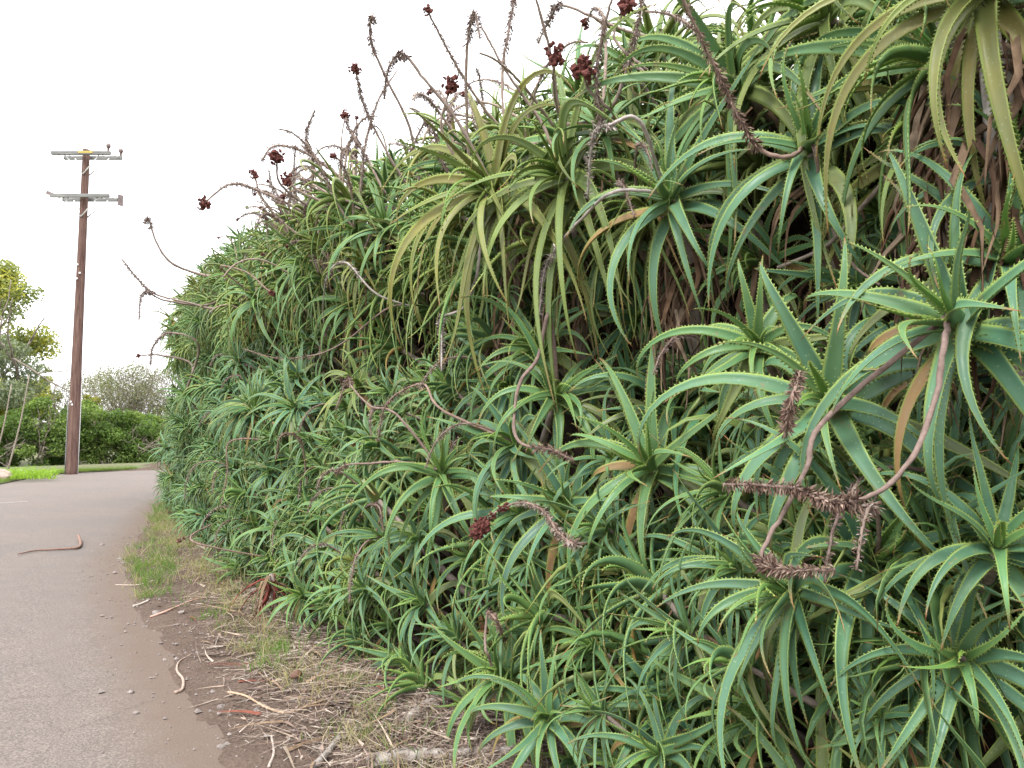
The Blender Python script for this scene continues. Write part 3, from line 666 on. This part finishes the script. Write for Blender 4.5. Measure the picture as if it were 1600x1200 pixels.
# ------------------------------------------------------------------ trunks with skirts of dead leaves in the hollow
DEADM = []
for i in range(12):
    g = np.random.default_rng(300 + i); L = g.uniform(.32, .6); nk = 8
    P = [np.zeros(3)]; d = unit((.8, 0, -.3))
    for k in range(nk):
        d = unit(d + np.array((-.03 * k * g.uniform(0, 2), g.normal(0, .28), -.55))); P.append(P[-1] + d * L / nk)
    P = np.array(P); D = np.gradient(P, axis=0); D /= np.linalg.norm(D, axis=1, keepdims=True); N = np.array([unit(np.array((1, .1, .6)) - q * np.dot((1, .1, .6), q)) for q in D])
    V, F, A = leaf_geo(P, D, N, L, g.uniform(.014, .036), False, thick=.004, chan=1.0); DEADM.append(mesh_from('dead_leaf', V, F, M_DEAD))
def skirt(px, py, off, length, n, label, lean=(0, 0), bark=M_BARK):
    p, t = hit_or_crest(px, py, off); top = p; bot = p + np.array((lean[0], lean[1], -length))
    o = ob('skirted_aloe', None, None, label, 'aloe', 'trunks with skirts of dead leaves'); o.location = Vector(bot)
    P = spline([top - bot + (0, 0, .15), (top - bot) * .5 + (.03, 0, 0), (.06, .04, -.1), (.35, .25, -.4)], 10); V, F = tube(P, np.linspace(.035, .05, 10), 8, wob=.12); ob('trunk', mesh_from('trunk', V, F, bark), o)
    for i in range(n):
        f = gs.random(); a = gs.uniform(0, 6.28); c = (top - bot) * (f * .95 + .1); q = ob('dead_leaf', DEADM[int(gs.integers(12))], o, color=np.array(((.19, .115, .07), (.28, .19, .125), (.12, .07, .045), (.36, .27, .19))[int(gs.integers(4))]) * gs.uniform(.5, .95))
        q.location = Vector(c + np.array((math.cos(a), math.sin(a), 0)) * gs.uniform(.02, .09)); q.rotation_euler = (gs.normal(0, .12), gs.normal(0, .15), a); k = gs.uniform(.8, 1.2); q.scale = (k, k, k)
    return o
skirt(1545, 70, -.05, .8, 130, 'pale aloe trunk wrapped in a long brown skirt of dead leaves, widest of all', bark=M_WHITEBARK)
skirt(1475, 110, .1, .75, 80, 'dark aloe trunk clad in dead leaves left of the widest skirt')
skirt(1075, 385, .08, .4, 70, 'aloe trunk with a tan skirt of dead leaves below the looped leaf rosette')
skirt(800, 400, .2, .55, 34, 'aloe trunk with dead leaves in the hollow behind the yellowish leaf curtain')
skirt(900, 390, .2, .55, 34, 'aloe trunk with dead leaves in the hollow right of the yellowish leaf curtain')
skirt(1300, 390, .2, .55, 34, 'aloe trunk with dead leaves behind the grey bare stem')
skirt(570, 480, .2, .55, 34, 'aloe trunk with dead leaves in the hollow far along the bank')
skirt(1180, 400, .2, .5, 34, 'short aloe trunk with dead leaves between the tan skirt and grey bare stem')
P = ppath([(1215, 418), (1290, 385), (1350, 320), (1420, 235), (1490, 120)], -.12); c0 = P[-1].copy(); V, F = tube(spline(P - c0, 16), np.linspace(.007, .011, 16), 7, wob=.12)
o = ob('bare_branch', mesh_from('bare_branch', V, F, M_STEM), None, 'long grey bare stem slanting across the dark hollow under the crest', 'branch'); o.location = Vector(c0)

# ------------------------------------------------------------------ verge litter, weeds, fallen stalks, stones
def blades(name, items, mat, k=3):
    """items: base, direction, side, length, width, bend vector, colour"""
    V = []; L = []; St = []; T = []; nv = 0; nl = 0
    for b, d, sd, l, w, bv, col in items:
        for i in range(k + 1):
            t = i / k; c = b + d * l * t + bv * t * t; ww = w * (1 - t * .85)
            V.append(c - sd * ww); V.append(c + sd * ww); T += [(*col, 1)] * 2
        for i in range(k):
            St.append(nl); L += [nv + 2 * i, nv + 2 * i + 1, nv + 2 * i + 3, nv + 2 * i + 2]; nl += 4
        nv += 2 * (k + 1)
    return mesh_np(name, np.array(V), L, St, mat, True, {'tint': ('FLOAT_COLOR', T)})
items = []
for i in range(50000):
    s = gs.uniform(2, 6.5) if i % 4 == 1 else abs(gs.normal(0, 1)) * 4.5 - .2 if i % 3 else gs.uniform(-1, 15)
    a = redge(s) + .22 + wob(s); b = foot(s) + .55
    f = gs.random() ** .75; n = a + (b - a) * f
    if gs.random() > .22 + f * 1.2: continue
    p = sn(s, n, verge_z(s, n) + gs.uniform(.002, .012 + .05 * f)); ang = gs.uniform(0, 6.28); d = np.array((math.cos(ang), math.sin(ang), gs.normal(0, .12))); sd = np.array((-d[1], d[0], gs.normal(0, .5)))
    l = gs.gamma(2., .042) + .025; col = np.array(((.30, .23, .18), (.38, .31, .26), (.20, .14, .11), (.15, .10, .085), (.44, .38, .33))[int(gs.integers(5))]) * gs.uniform(.65, 1.15)
    items.append((p, unit(d), unit(sd), l, gs.uniform(.0012, .0038) * (2.6 if gs.random() < .06 else 1), np.array((gs.normal(0, .03), gs.normal(0, .03), -gs.uniform(0, .012))), col))
for i in range(420):
    s = gs.uniform(1.5, 9); n = foot(s) + gs.normal(.0, .28)
    if n < redge(s) + .3: continue
    ang = gs.uniform(0, 6.28); d = np.array((math.cos(ang), math.sin(ang), gs.uniform(0, .25))); sd = np.array((-d[1], d[0], gs.normal(0, .6))); l = gs.uniform(.14, .34)
    col = np.array(((.26, .18, .12), (.36, .29, .23), (.17, .10, .07), (.22, .075, .05))[int(gs.choice(4, p=(.4, .3, .2, .1)))]) * gs.uniform(.7, 1.1)
    items.append((sn(s, n, verge_z(s, n) + gs.uniform(.005, .03)), unit(d), unit(sd), l, gs.uniform(.006, .013), np.array((gs.normal(0, .06), gs.normal(0, .06), -.25 * l * gs.random())), col))
ob('litter', blades('litter', items, M_TINT), None, 'dry straw and dead leaf litter scattered over the verge soil', 'litter', kind='stuff')
items = []
def tuft(p, n, h, col, spread=.06, dry=False):
    for i in range(n):
        b = p + np.array((*gs.normal(0, spread, 2), -.005)); d = unit(np.array((*gs.normal(0, .35, 2), 1.))); sd = unit(np.cross(d, gs.normal(size=3))); l = h * gs.uniform(.5, 1.15)
        items.append((b, d, sd, l, gs.uniform(.0018, .004), np.array((*gs.normal(0, .3 * l, 2), -.25 * l)), np.array(col) * gs.uniform(.7, 1.25)))
GREEN = (.13, .22, .05); DRY = (.36, .31, .2)
for (x0, y0, x1, y1, k, h) in ((185, 800, 268, 935, 150, .2), (225, 770, 262, 815, 40, .4), (380, 1010, 440, 1060, 16, .16), (440, 1050, 470, 1090, 4, .1), (500, 1080, 560, 1100, 8, .12), (330, 960, 370, 1000, 8, .12), (560, 1110, 640, 1180, 10, .09)):
    for i in range(k):
        p = gpt(gs.uniform(x0, x1), gs.uniform(y0, y1), .03); s = p[:2] @ UV_; n = p[:2] @ NV
        if n > redge(s) + .1: tuft(np.array((p[0], p[1], verge_z(s, n))), int(gs.integers(14, 30)), h * gs.uniform(.7, 1.2), GREEN if gs.random() < .65 else DRY)
for i in range(420):
    s = gs.uniform(2, 17); n = foot(s) + gs.normal(-.08, .16)
    if n > redge(s) + .2: tuft(sn(s, n, verge_z(s, n)), int(gs.integers(6, 14)), gs.uniform(.1, .26), DRY if gs.random() < .75 else GREEN, .05)
ob('weeds', blades('weeds', items, M_FOL, 4), None, 'green and dry grass tufts growing along the verge below the aloes', 'grass', kind='stuff')

def vz(p):
    s = p[:2] @ UV_; n = p[:2] @ NV
    if n > redge(s): return verge_z(s, n)
    a, b = redge(s) + .12, ledge(s); f = (n - a) / (b - a); return .004 + .05 * math.sin(math.pi * max(0, f))
def ground_path(pts, lift=.006):
    Q = []
    for x, y in pts:
        p = gpt(x, y, .04); p[2] = vz(p) + lift; Q.append(p)
    return np.array(Q)
def fallen(name, pts, r0, r1, mat, label, cat, col=None, lift=None, k=22, up=None):
    P = ground_path(pts, (lift if lift is not None else max(r0, r1) * .9)); c0 = P[0].copy(); Q = spline(P - c0, k)
    if up is not None: Q[:, 2] += np.interp(np.linspace(0, 1, k), *zip(*up))
    V, F = tube(Q, np.linspace(r0, r1, k), 7, wob=.06); o = ob(name, mesh_from(name, V, F, mat), None, label, cat, color=col); o.location = Vector(c0); return o
fallen('fallen_stalk', [(28, 868), (55, 862), (80, 860), (105, 858), (122, 856), (126, 850), (122, 843)], .008, .022, M_STALK, 'dry brown flower stalk lying alone on the road, tip bent up', 'stalk', (.24, .15, .12), up=[(0, 0), (.8, 0), (1, .05)])
fallen('fallen_stalk', [(300, 1015), (280, 1030), (277, 1045), (286, 1058), (285, 1070), (274, 1076)], .005, .011, M_STALK, 'short S-curved dry stalk at the edge of the road', 'stalk', (.40, .30, .25))
fallen('fallen_stalk', [(356, 1088), (385, 1092), (415, 1104), (450, 1115), (485, 1113), (520, 1102)], .006, .007, M_STALK, 'long pinkish yellow stalk lying curved on the soil', 'stalk', (.46, .33, .23))
fallen('fallen_stalk', [(395, 1085), (430, 1070), (485, 1056)], .004, .008, M_STALK, 'straight pale stalk pointing at the mushroom', 'stalk', (.52, .42, .33))
fallen('fallen_stalk', [(660, 1070), (690, 1076), (715, 1082)], .008, .010, M_STALK, 'short thick pale stalk under the low rosette', 'stalk', (.55, .44, .35))
fallen('fallen_stalk', [(424, 1150), (428, 1170), (420, 1195)], .006, .008, M_STALK, 'short whitish stalk lying towards the road edge', 'stalk', (.40, .34, .30))
fallen('fallen_stalk', [(515, 1198), (545, 1192), (575, 1182)], .008, .006, M_STALK, 'pale bent stalk beside the white fallen stem', 'stalk', (.55, .47, .40))
fallen('fallen_stalk', [(180, 910), (215, 911), (240, 909)], .004, .006, M_STALK, 'thin pale straw stalk on the soil by green weeds', 'stalk', (.5, .42, .36))
fallen('fallen_stalk', [(208, 943), (220, 941), (232, 939)], .012, .008, M_STALK, 'short white dry leaf by the road edge', 'dry leaf', (.45, .40, .36))
fallen('fallen_stalk', [(235, 962), (262, 960), (300, 945), (325, 938)], .009, .006, M_STALK, 'pinkish dry stalk lying from the road edge towards the aloes', 'stalk', (.5, .32, .26))
def fallen_stem(pts, r, label, n):
    o = fallen('fallen_aloe', pts, r, r * .8, M_FALLEN, label, 'fallen aloe', lift=r * .5); P = spline(ground_path(pts, r * .6), 20) - np.array(o.location)
    for i in range(n):
        q = ob('dead_leaf', DEADM[int(gs.integers(12))], o, color=np.array((.27, .20, .17)) * gs.uniform(.6, 1.3)); q.location = Vector(P[int(gs.integers(20))] + np.array((*gs.normal(0, .015, 2), r * gs.uniform(.2, .9))))
        k = gs.uniform(.25, .5); q.scale = (k, k, k * .5); q.rotation_euler = (gs.normal(0, .3), gs.normal(-.4, .3), gs.uniform(0, 6.28))
fallen_stem([(632, 1146), (665, 1128), (700, 1108), (745, 1082)], .036, 'pale fallen aloe stem shaggy with dead leaves', 120)
fallen_stem([(738, 1142), (752, 1118), (772, 1088)], .035, 'short whitish fallen stem next to the shaggy one', 30)
fallen_stem([(575, 1205), (640, 1192), (720, 1188), (815, 1196)], .04, 'low white stem lying at the bottom of the verge', 120)
fallen_stem([(640, 1050), (672, 1062), (700, 1066)], .022, 'thin pale stem end peeping out under the low rosette', 6)
fallen_stem([(495, 1200), (512, 1175), (530, 1150)], .02, 'weathered grey stick standing out of the straw', 2)
STONES = [(205, 1078, .022, 'flat brown clod on the road above the smaller one'), (212, 1110, .018, 'small dark clod on the road below the flat one'), (345, 1160, .024, 'flat grey stone at the edge of the road'), (188, 871, .04, 'dark grey stone at the tip of the weeds'), (193, 877, .03, 'second dark stone touching the grey stone'), (160, 850, .03, 'small flat stone alone on the road near weeds'),
          (245, 961, .035, 'dark round clod beside the pinkish stalk'), (282, 962, .03, 'blackish clod on the soil'), (226, 975, .022, 'small clod at the soil edge'), (345, 1103, .026, 'brown clod at the end of the pinkish yellow stalk')]
for i, (x, y, r, lab) in enumerate(STONES):
    o = ob('stone', rock_mesh('stone', r, M_STONE, i, .55), None, lab, 'stone', 'loose stones and clods'); p = gpt(x, y, .03); p[2] = vz(p) + r * .2; o.location = Vector(p); o.rotation_euler[2] = i
# pebbles and crumbs
V = []; F = []
for i in range(1500):
    s = gs.uniform(0, 14); n = redge(s) + (gs.normal(.05, .2) if i % 3 else gs.uniform(.1, 1.2)); p = sn(s, n); r = gs.gamma(2, .0028) + .002; p[2] = vz(p) + r * .3; b = len(V)
    dv = [(1, 0, 0), (-.9, .2, 0), (0, 1, .1), (.1, -1, 0), (0, 0, .8), (0, 0, -.8)]; V += [tuple(p + np.array(q) * r * gs.uniform(.7, 1.3)) for q in dv]
    F += [(b + i0, b + i1, b + i2) for i0, i1, i2 in ((0, 2, 4), (2, 1, 4), (1, 3, 4), (3, 0, 4), (2, 0, 5), (1, 2, 5), (3, 1, 5), (0, 3, 5))]
ob('gravel', mesh_from('gravel', V, F, M_STONE, False), None, 'fine crumbs of soil and gravel along the road edge', 'gravel', kind='stuff')
# mushroom
p = gpt(462, 1078, .05); p[2] = vz(p); o = ob('mushroom', None, None, 'brown capped mushroom on a grey stalk in the soil', 'mushroom'); o.location = Vector(p); o.scale = (.75, .75, .75)
V, F = tube([(0, 0, -.02), (.003, 0, .04), (0, 0, .085)], [.026, .02, .018], 10, wob=.05); ob('stalk', mesh_from('stalk', V, F, M_STONE), o)
V = []; F = []
prof = [(.004, .128), (.022, .124), (.04, .112), (.05, .094), (.047, .084), (.03, .086), (.01, .088)]
for r_, z_ in prof:
    for j in range(14): a = j * 2 * math.pi / 14; V.append((r_ * math.cos(a) * (1 + .06 * math.sin(3 * a)), r_ * math.sin(a), z_ + .006 * math.sin(a + 1)))
for i in range(len(prof) - 1):
    for j in range(14): F.append((i * 14 + j, (i + 1) * 14 + j, (i + 1) * 14 + (j + 1) % 14, i * 14 + (j + 1) % 14))
F.append(tuple(range(14))); ob('cap', mesh_from('cap', V, F, M_CAP), o)
# red withered aloes at the foot
for (x, y, lab) in ((405, 955, 'withered aloe with brick red leaves beside the small pale rosette'), (478, 960, 'withered aloe with curled red and tan leaves left of the low rosette')):
    p = gpt(x, y + 22, .03); o = ob('withered_aloe', None, None, lab, 'aloe', 'withered aloes at the foot of the bank'); o.location = (p[0] + .06, p[1] + .1, .4)
    for i in range(26):
        red = gs.random() < .45; k = gs.uniform(.7, 1.1)
        q = ob('dead_leaf', DEADM[int(gs.integers(12))], o, color=np.array((.19, .05, .038) if red else (.20, .14, .09)) * gs.uniform(.8, 1.2)); q.scale = (k, k * 1.3, k); q.rotation_euler = (gs.normal(0, .25), gs.normal(-.25, .35), gs.uniform(0, 6.28)); q.location = (gs.normal(0, .03), gs.normal(0, .03), gs.uniform(-.1, .02))
    V, F = tube([(0, 0, .02), (.02, .02, -.2), (.1, .06, -.5)], [.02, .025, .03], 7); ob('stem', mesh_from('stem', V, F, M_STEM), o)

# ------------------------------------------------------------------ utility pole
base = gpt(112, 737, .1); base[2] = 0; dz = pix(base)[2]
def at_depth(px, py, y):  d = ray(px, py); return ORI + d * (y / d[1])
top = at_depth(135, 234, base[1]); H = top[2]; lean = top[0] - base[0]
po = ob('utility_pole', None, None, 'tall brown wooden utility pole with two pairs of crossarms beside the road', 'utility pole'); po.location = Vector(base)
def pl(z, dx=0, dy=0): return np.array((lean * z / H + dx, dy, z))
V, F = tube([pl(z) for z in np.linspace(-.3, H, 24)], np.linspace(.195, .12, 24), 16, wob=.012); ob('shaft', mesh_from('shaft', V, F, M_POLE), po)
mpp = base[1] / FPX
def arm(x0, x1, py, dy, dx):
    a = at_depth(x0, py, base[1]) - base; b = at_depth(x1, py, base[1]) - base; V = []; F = []
    c = .5 * (a + b) + np.array((dx, dy, 0)); box(V, F, c, (b - a) * .5, (0, .055, 0), (0, 0, .058)); return ob('crossarm', mesh_from('crossarm', V, F, M_ARM, False), po), c, abs(b[0] - a[0]) * .5
for (x0, x1, py) in ((87, 178, 243), (85, 176, 309)):
    A1, c1, hl = arm(x0, x1, py, -.26, 0); A2, c2, _ = arm(x0 + 7, x1 + 7, py, .26, 0)
    for cc, q in ((c1, -1), (c2, 1)):
        for sg in (-1, 1):
            V, F = tube([pl(cc[2] - .72, 0, q * .15), np.array((cc[0] + sg * .62, cc[1] - q * .03 * 2, cc[2] - .04))], [.022, .022], 6); ob('brace', mesh_from('brace', V, F, M_GALV), po)
    for fx in (-.92, -.6, .55, .95):
        V, F = tube([(c1[0] + fx * hl, c1[1] - .05, c1[2]), (c2[0] + fx * hl, c2[1] + .05, c2[2])], [.012, .012], 6); ob('bolt', mesh_from('bolt', V, F, M_GALV), po)
    if py < 260:
        V = []; F = []; box(V, F, c1 + (.12 * 1.6, -.062, .02), (.26, 0, 0), (0, .006, 0), (0, 0, .04)); ob('yellow_marker', mesh_from('yellow_marker', V, F, M_YELLOW, False), po)
        for xx, cc in ((hl * .93, c1), (hl * .96, c2)):
            V = []; F = []; z0 = cc[2] + .07; pr = [(.04, 0), (.04, .1), (.05, .11), (.075, .15), (.085, .2), (.065, .25), (.04, .28), (.0, .29)]
            for r_, z_ in pr:
                for j in range(10): V.append((cc[0] + xx + r_ * math.cos(j * .6283), cc[1] + r_ * math.sin(j * .6283), z0 + z_))
            for i in range(7):
                for j in range(10): F.append((i * 10 + j, i * 10 + (j + 1) % 10, (i + 1) * 10 + (j + 1) % 10, (i + 1) * 10 + j))
            ob('insulator', mesh_from('insulator', V, F, M_INS), po)
    else:
        V = []; F = []; box(V, F, c2 + (hl * 1.0, 0, -.02), (.05, .08, 0), (0, .03, 0), (0, 0, .2)); ob('end_bracket', mesh_from('end_bracket', V, F, M_INS, False), po)
        V = []; F = []; box(V, F, c1 + (-hl * .98, 0, .06), (.14, 0, -.06), (0, .05, 0), (.02, 0, .06)); ob('end_bracket', mesh_from('end_bracket', V, F, M_INS, False), po)
V, F = tube([pl(z, -.2, -.06) for z in np.linspace(0, 2.5, 5)], [.022] * 5, 8); ob('conduit', mesh_from('conduit', V, F, M_ARM), po)
V, F = tube([pl(z, .2, .03) for z in np.linspace(0, 5.5, 7)], [.012] * 7, 6); ob('ground_wire', mesh_from('ground_wire', V, F, M_GALV), po)
for z in (2.45, 2.55, 7.4, 6.9, 7.1):
    V = []; F = []; box(V, F, pl(z, .06 * math.sin(z * 9), -.17), (.03, 0, 0), (0, .012, 0), (0, 0, .03)); ob('tag', mesh_from('tag', V, F, M_GALV, False), po)

# ------------------------------------------------------------------ trees and bushes beyond the road
gt = np.random.default_rng(77)
def foliage(clumps, n, size, cols, flat=.75):
    c = np.array([q[0] for q in clumps]); r = np.array([q[1] for q in clumps]); w = r.prod(axis=1) ** .67; w /= w.sum()
    k = gt.choice(len(c), n, p=w); d = gt.normal(size=(n, 3)); d /= np.linalg.norm(d, axis=1, keepdims=True); rad = gt.random(n) ** .38
    P = c[k] + d * r[k] * rad[:, None]
    nrm = d * .6 + gt.normal(size=(n, 3)) * .7 + np.array((0, 0, .4)); nrm /= np.linalg.norm(nrm, axis=1, keepdims=True)
    a = np.cross(nrm, gt.normal(size=(n, 3))); a /= np.linalg.norm(a, axis=1, keepdims=True); b = np.cross(nrm, a)
    s = size * gt.uniform(.6, 1.3, n)[:, None]
    V = np.stack([P - a * s, P + b * s * .45 + nrm * s * .1, P + a * s, P - b * s * .45 + nrm * s * .1], 1).reshape(-1, 3)
    ci = np.array(cols)[(k * 7 + gt.integers(0, 2, n)) % len(cols)] * gt.uniform(.7, 1.3, n)[:, None]
    T = np.repeat(np.concatenate([ci, np.ones((n, 1))], 1), 4, axis=0)
    return V, np.arange(4 * n), np.arange(0, 4 * n, 4), T
def grow(V, F, p, d, l, r, depth, tips, spread=.55):
    q = [p]; dd = unit(d)
    for i in range(4): dd = unit(dd + gt.normal(0, .12, 3) + (0, 0, .06)); q.append(q[-1] + dd * l / 4)
    tube(q, np.linspace(r, r * .6, 5), 5 if r < .03 else 7, V, F); tips.append(q[-1])
    if depth > 0:
        for i in range(int(gt.integers(2, 4))): grow(V, F, q[-1 if i else 3], unit(dd + gt.normal(0, spread, 3)), l * gt.uniform(.62, .85), r * .58, depth - 1, tips, spread)
def tree(name, label, cat, p, h, rad, n, size, cols, trunk_r=.12, depth=3, group=None, bare=0., bark=M_BARK, low=.2, dens=9):
    o = ob(name, None, None, label, cat, group); o.location = Vector(p); V = []; F = []; tips = []
    stems = 1 if trunk_r > .1 else 8 if name == 'scrub_tree' else 4
    for i in range(stems): grow(V, F, np.array((*gt.normal(0, .15 * (stems > 1), 2), -.1)), unit((*gt.normal(0, .12 + .3 * (stems > 1), 2), 1)), h * .36, trunk_r, depth, tips)
    ob('trunk', mesh_from('trunk', V, F, bark), o)
    cl = []
    for i in range(dens):
        a = gt.uniform(0, 6.28); z = h * gt.uniform(low, .93); q = math.sin(math.pi * min(1, (z / h - low + .12) / (1.05 - low))) ** .6
        rr = rad * q * math.sqrt(gt.random()) * .75; cr = rad * gt.uniform(.25, .45) * (.6 + .5 * q)
        cl.append(((rr * math.cos(a), rr * math.sin(a), z), (cr, cr, cr * .7)))
    Vq, L, St, T = foliage(cl, n, size, cols); ob('crown', mesh_np('crown', Vq, L, St, M_FOL, False, {'tint': ('FLOAT_COLOR', T)}), o)
    return o
def gp(px, Zd): return np.array(((px - 800) / FPX * Zd, Zd, 0.))
YEL = [(.42, .40, .09), (.24, .27, .10), (.18, .21, .10), (.32, .33, .09)]; GRYG = [(.21, .24, .17), (.17, .20, .14), (.23, .26, .18)]; LUSH = [(.10, .165, .04), (.14, .21, .055), (.21, .28, .08), (.08, .13, .035)]
DULL = [(.19, .20, .12), (.16, .175, .10), (.22, .21, .14)]
tree('leafy_tree', 'tall tree with yellow green leaves left of the utility pole', 'tree', gp(-2, 37), 9.9, 2.6, 17000, .10, YEL, .16, 3, 'trees beyond the road', low=.22, dens=30)
tree('leafy_tree', 'grey green tree under the tall yellow green one', 'tree', gp(8, 35), 5.8, 1.9, 8500, .08, GRYG, .11, 3, 'trees beyond the road', low=.15, dens=16)
tree('leafy_tree', 'slender tree with yellow tips just left of the utility pole', 'tree', gp(72, 40), 5.0, 1.3, 2200, .08, YEL, .08, 3, 'trees beyond the road', low=.45, dens=8)
for px, Zd, h in ((158, 46, 5.4), (190, 44, 5.6), (215, 45, 5.6), (245, 47, 5.5), (130, 47, 5.0), (290, 48, 5.2)):
    tree('scrub_tree', 'thin grey twiggy scrub tree rising behind the green bushes', 'scrub', gp(px, Zd), h, 2.2, 3800, .055, DULL, .04, 5, 'twiggy scrub behind the green bushes', low=.4, dens=22)
for i in range(12):
    tree('bush', 'dark bush in the back row behind the twiggy scrub', 'bush', gp(-150 + 40 * i, 54 + 2 * (i % 3)), 3.4, 1.9, 2600, .11, LUSH, .05, 2, 'back row of bushes', low=.05, dens=12)
tree('bush', 'bright yellow flowering bush just right of the pole', 'bush', gp(140, 42), 3.6, .8, 1200, .07, [(.32, .30, .03), (.2, .22, .05)], .04, 2, 'bushes beyond the road', low=.5, dens=7)
for i, (px, Zd, h, lab) in enumerate(((20, 33, 2.6, 'dark green bush under the grey green tree'), (62, 33.5, 2.8, 'green bush left of the pole foot'), (95, 34.5, 2.7, 'green bush right behind the pole foot'), (135, 35, 2.9, 'glossy green bush right of the pole foot'), (172, 35.5, 2.7, 'green bush in the row between pole and aloes'), (208, 36, 2.6, 'shaded bush beside the aloe bank end'), (240, 38, 2.7, 'last bush half hidden by the aloes'), (-60, 33, 2.8, 'outermost bush left of the trees'), (-130, 32, 3, 'bush past the outermost one'), (270, 41, 2.8, 'bush wholly behind the bank end'))):
    tree('bush', lab, 'bush', gp(px, Zd), h * gt.uniform(.82, 1.12), 1.5, 5600, .075, LUSH, .05, 3, 'bushes beyond the road', low=.02, dens=18)
for (x0, y0, x1, y1, lab) in ((10, 735, 46, 585, 'pale thin leaning trunk in front of the bushes'), (-15, 735, 18, 600, 'second pale leaning trunk at the bushes')):
    a = gpt(x0, y0 + 4, 0); b = at_depth(x1, y1, a[1]); V, F = tube(spline([(0, 0, -.1), .5 * (b - a) + (.08, 0, 0), b - a], 8), np.linspace(.032, .018, 8), 7); o = ob('leaning_tree', mesh_from('leaning_tree', V, F, M_STEM), None, lab, 'tree', 'leaning trees'); o.location = Vector(a)
# strap leaved clump, grass strip, kerb, mound, rock
items = []
for i in range(420):
    p = gpt(gt.uniform(14, 84), gt.uniform(741, 749), .1); d = unit((*gt.normal(0, .4, 2), 1)); l = gt.uniform(.3, .62); sd = unit(np.cross(d, gt.normal(size=3)))
    items.append((p, d, sd, l, .016, np.array((*gt.normal(0, .2, 2), -.22)), np.array((.23, .36, .05)) * gt.uniform(.7, 1.2)))
ob('strap_leaf_clump', blades('strap_leaf_clump', items, M_FOL, 4), None, 'bright yellow green clump of strap leaved plants on the far kerb', 'plants', kind='stuff')
items = []
for i in range(11000):
    if i % 3: s = gt.uniform(19, 34); n = ledge(s) - gt.random() ** 1.5 * 1.6 + .05
    else: n = gt.uniform(-.2, 2.6); s = float(np.interp(n, LN, LS)) + gt.random() ** 1.5 * 1.4
    p = sn(s, n, .05); d = unit((*gt.normal(0, .5, 2), 1)); sd = unit(np.cross(d, gt.normal(size=3)))
    items.append((p, d, sd, gt.uniform(.05, .16), .008, np.array((*gt.normal(0, .05, 2), 0)), np.array((.17, .24, .06)) * gt.uniform(.6, 1.2)))
ob('roadside_grass', blades('roadside_grass', items, M_FOL, 2), None, 'short bright grass along the far edge of the road', 'grass', kind='stuff')
V = []; F = []
ks = np.arange(18, 32.8, .8)
kerb = ob('kerb', None, kind='structure')
for i in range(len(ks) - 1):
    a = sn(ks[i], ledge(ks[i]) - .75, .1); b = sn(ks[i + 1], ledge(ks[i + 1]) - .75, .1); V = []; F = []; d = (b - a) * .492; w = unit(np.cross(d, Z)) * .07; box(V, F, .5 * (a + b) + (0, 0, gt.normal(0, .008)), d, w, (0, 0, .1)); ob('kerb_stone', mesh_from('kerb_stone', V, F, M_KERB, False), kerb)
ob('dirt_mound', strip('dirt_mound', np.arange(33.2, 39.3, .3), lambda s: 1.4 + .8 * (s - 34), lambda s: 11., 24, lambda s, n, f: -.06 + .62 * math.exp(-((s - 35.8) / 1.7) ** 2) * math.sin(math.pi * f) ** .6 + .02 * math.sin(s * 5 + n * 7), M_SOIL), kind='structure')
o = ob('boulder', rock_mesh('boulder', .32, plain('boulder_stone', (.25, .18, .15), (.42, .33, .29), 8, .9, .6, .02), 5, .7), None, 'pinkish boulder on the far kerb beside the strap leaved clump', 'boulder'); p = gpt(-2, 748, .1); o.location = (p[0], p[1], .18)
# worn paint dash
a = gpt(-60, 789, .05); b = gpt(44, 784, .05); d = (b - a) * .5; w = unit(np.cross(d, Z)) * .09; V = []
for q in (-d - w, d - w, d + w, -d + w):
    p = .5 * (a + b) + q; V.append((p[0], p[1], vz(p) + .006))
ob('road_marking', mesh_from('road_marking', V, [(0, 1, 2, 3)], plain('worn_paint', (.18, .16, .15), (.27, .25, .235), 12, .8, .3, .004)), kind='structure')
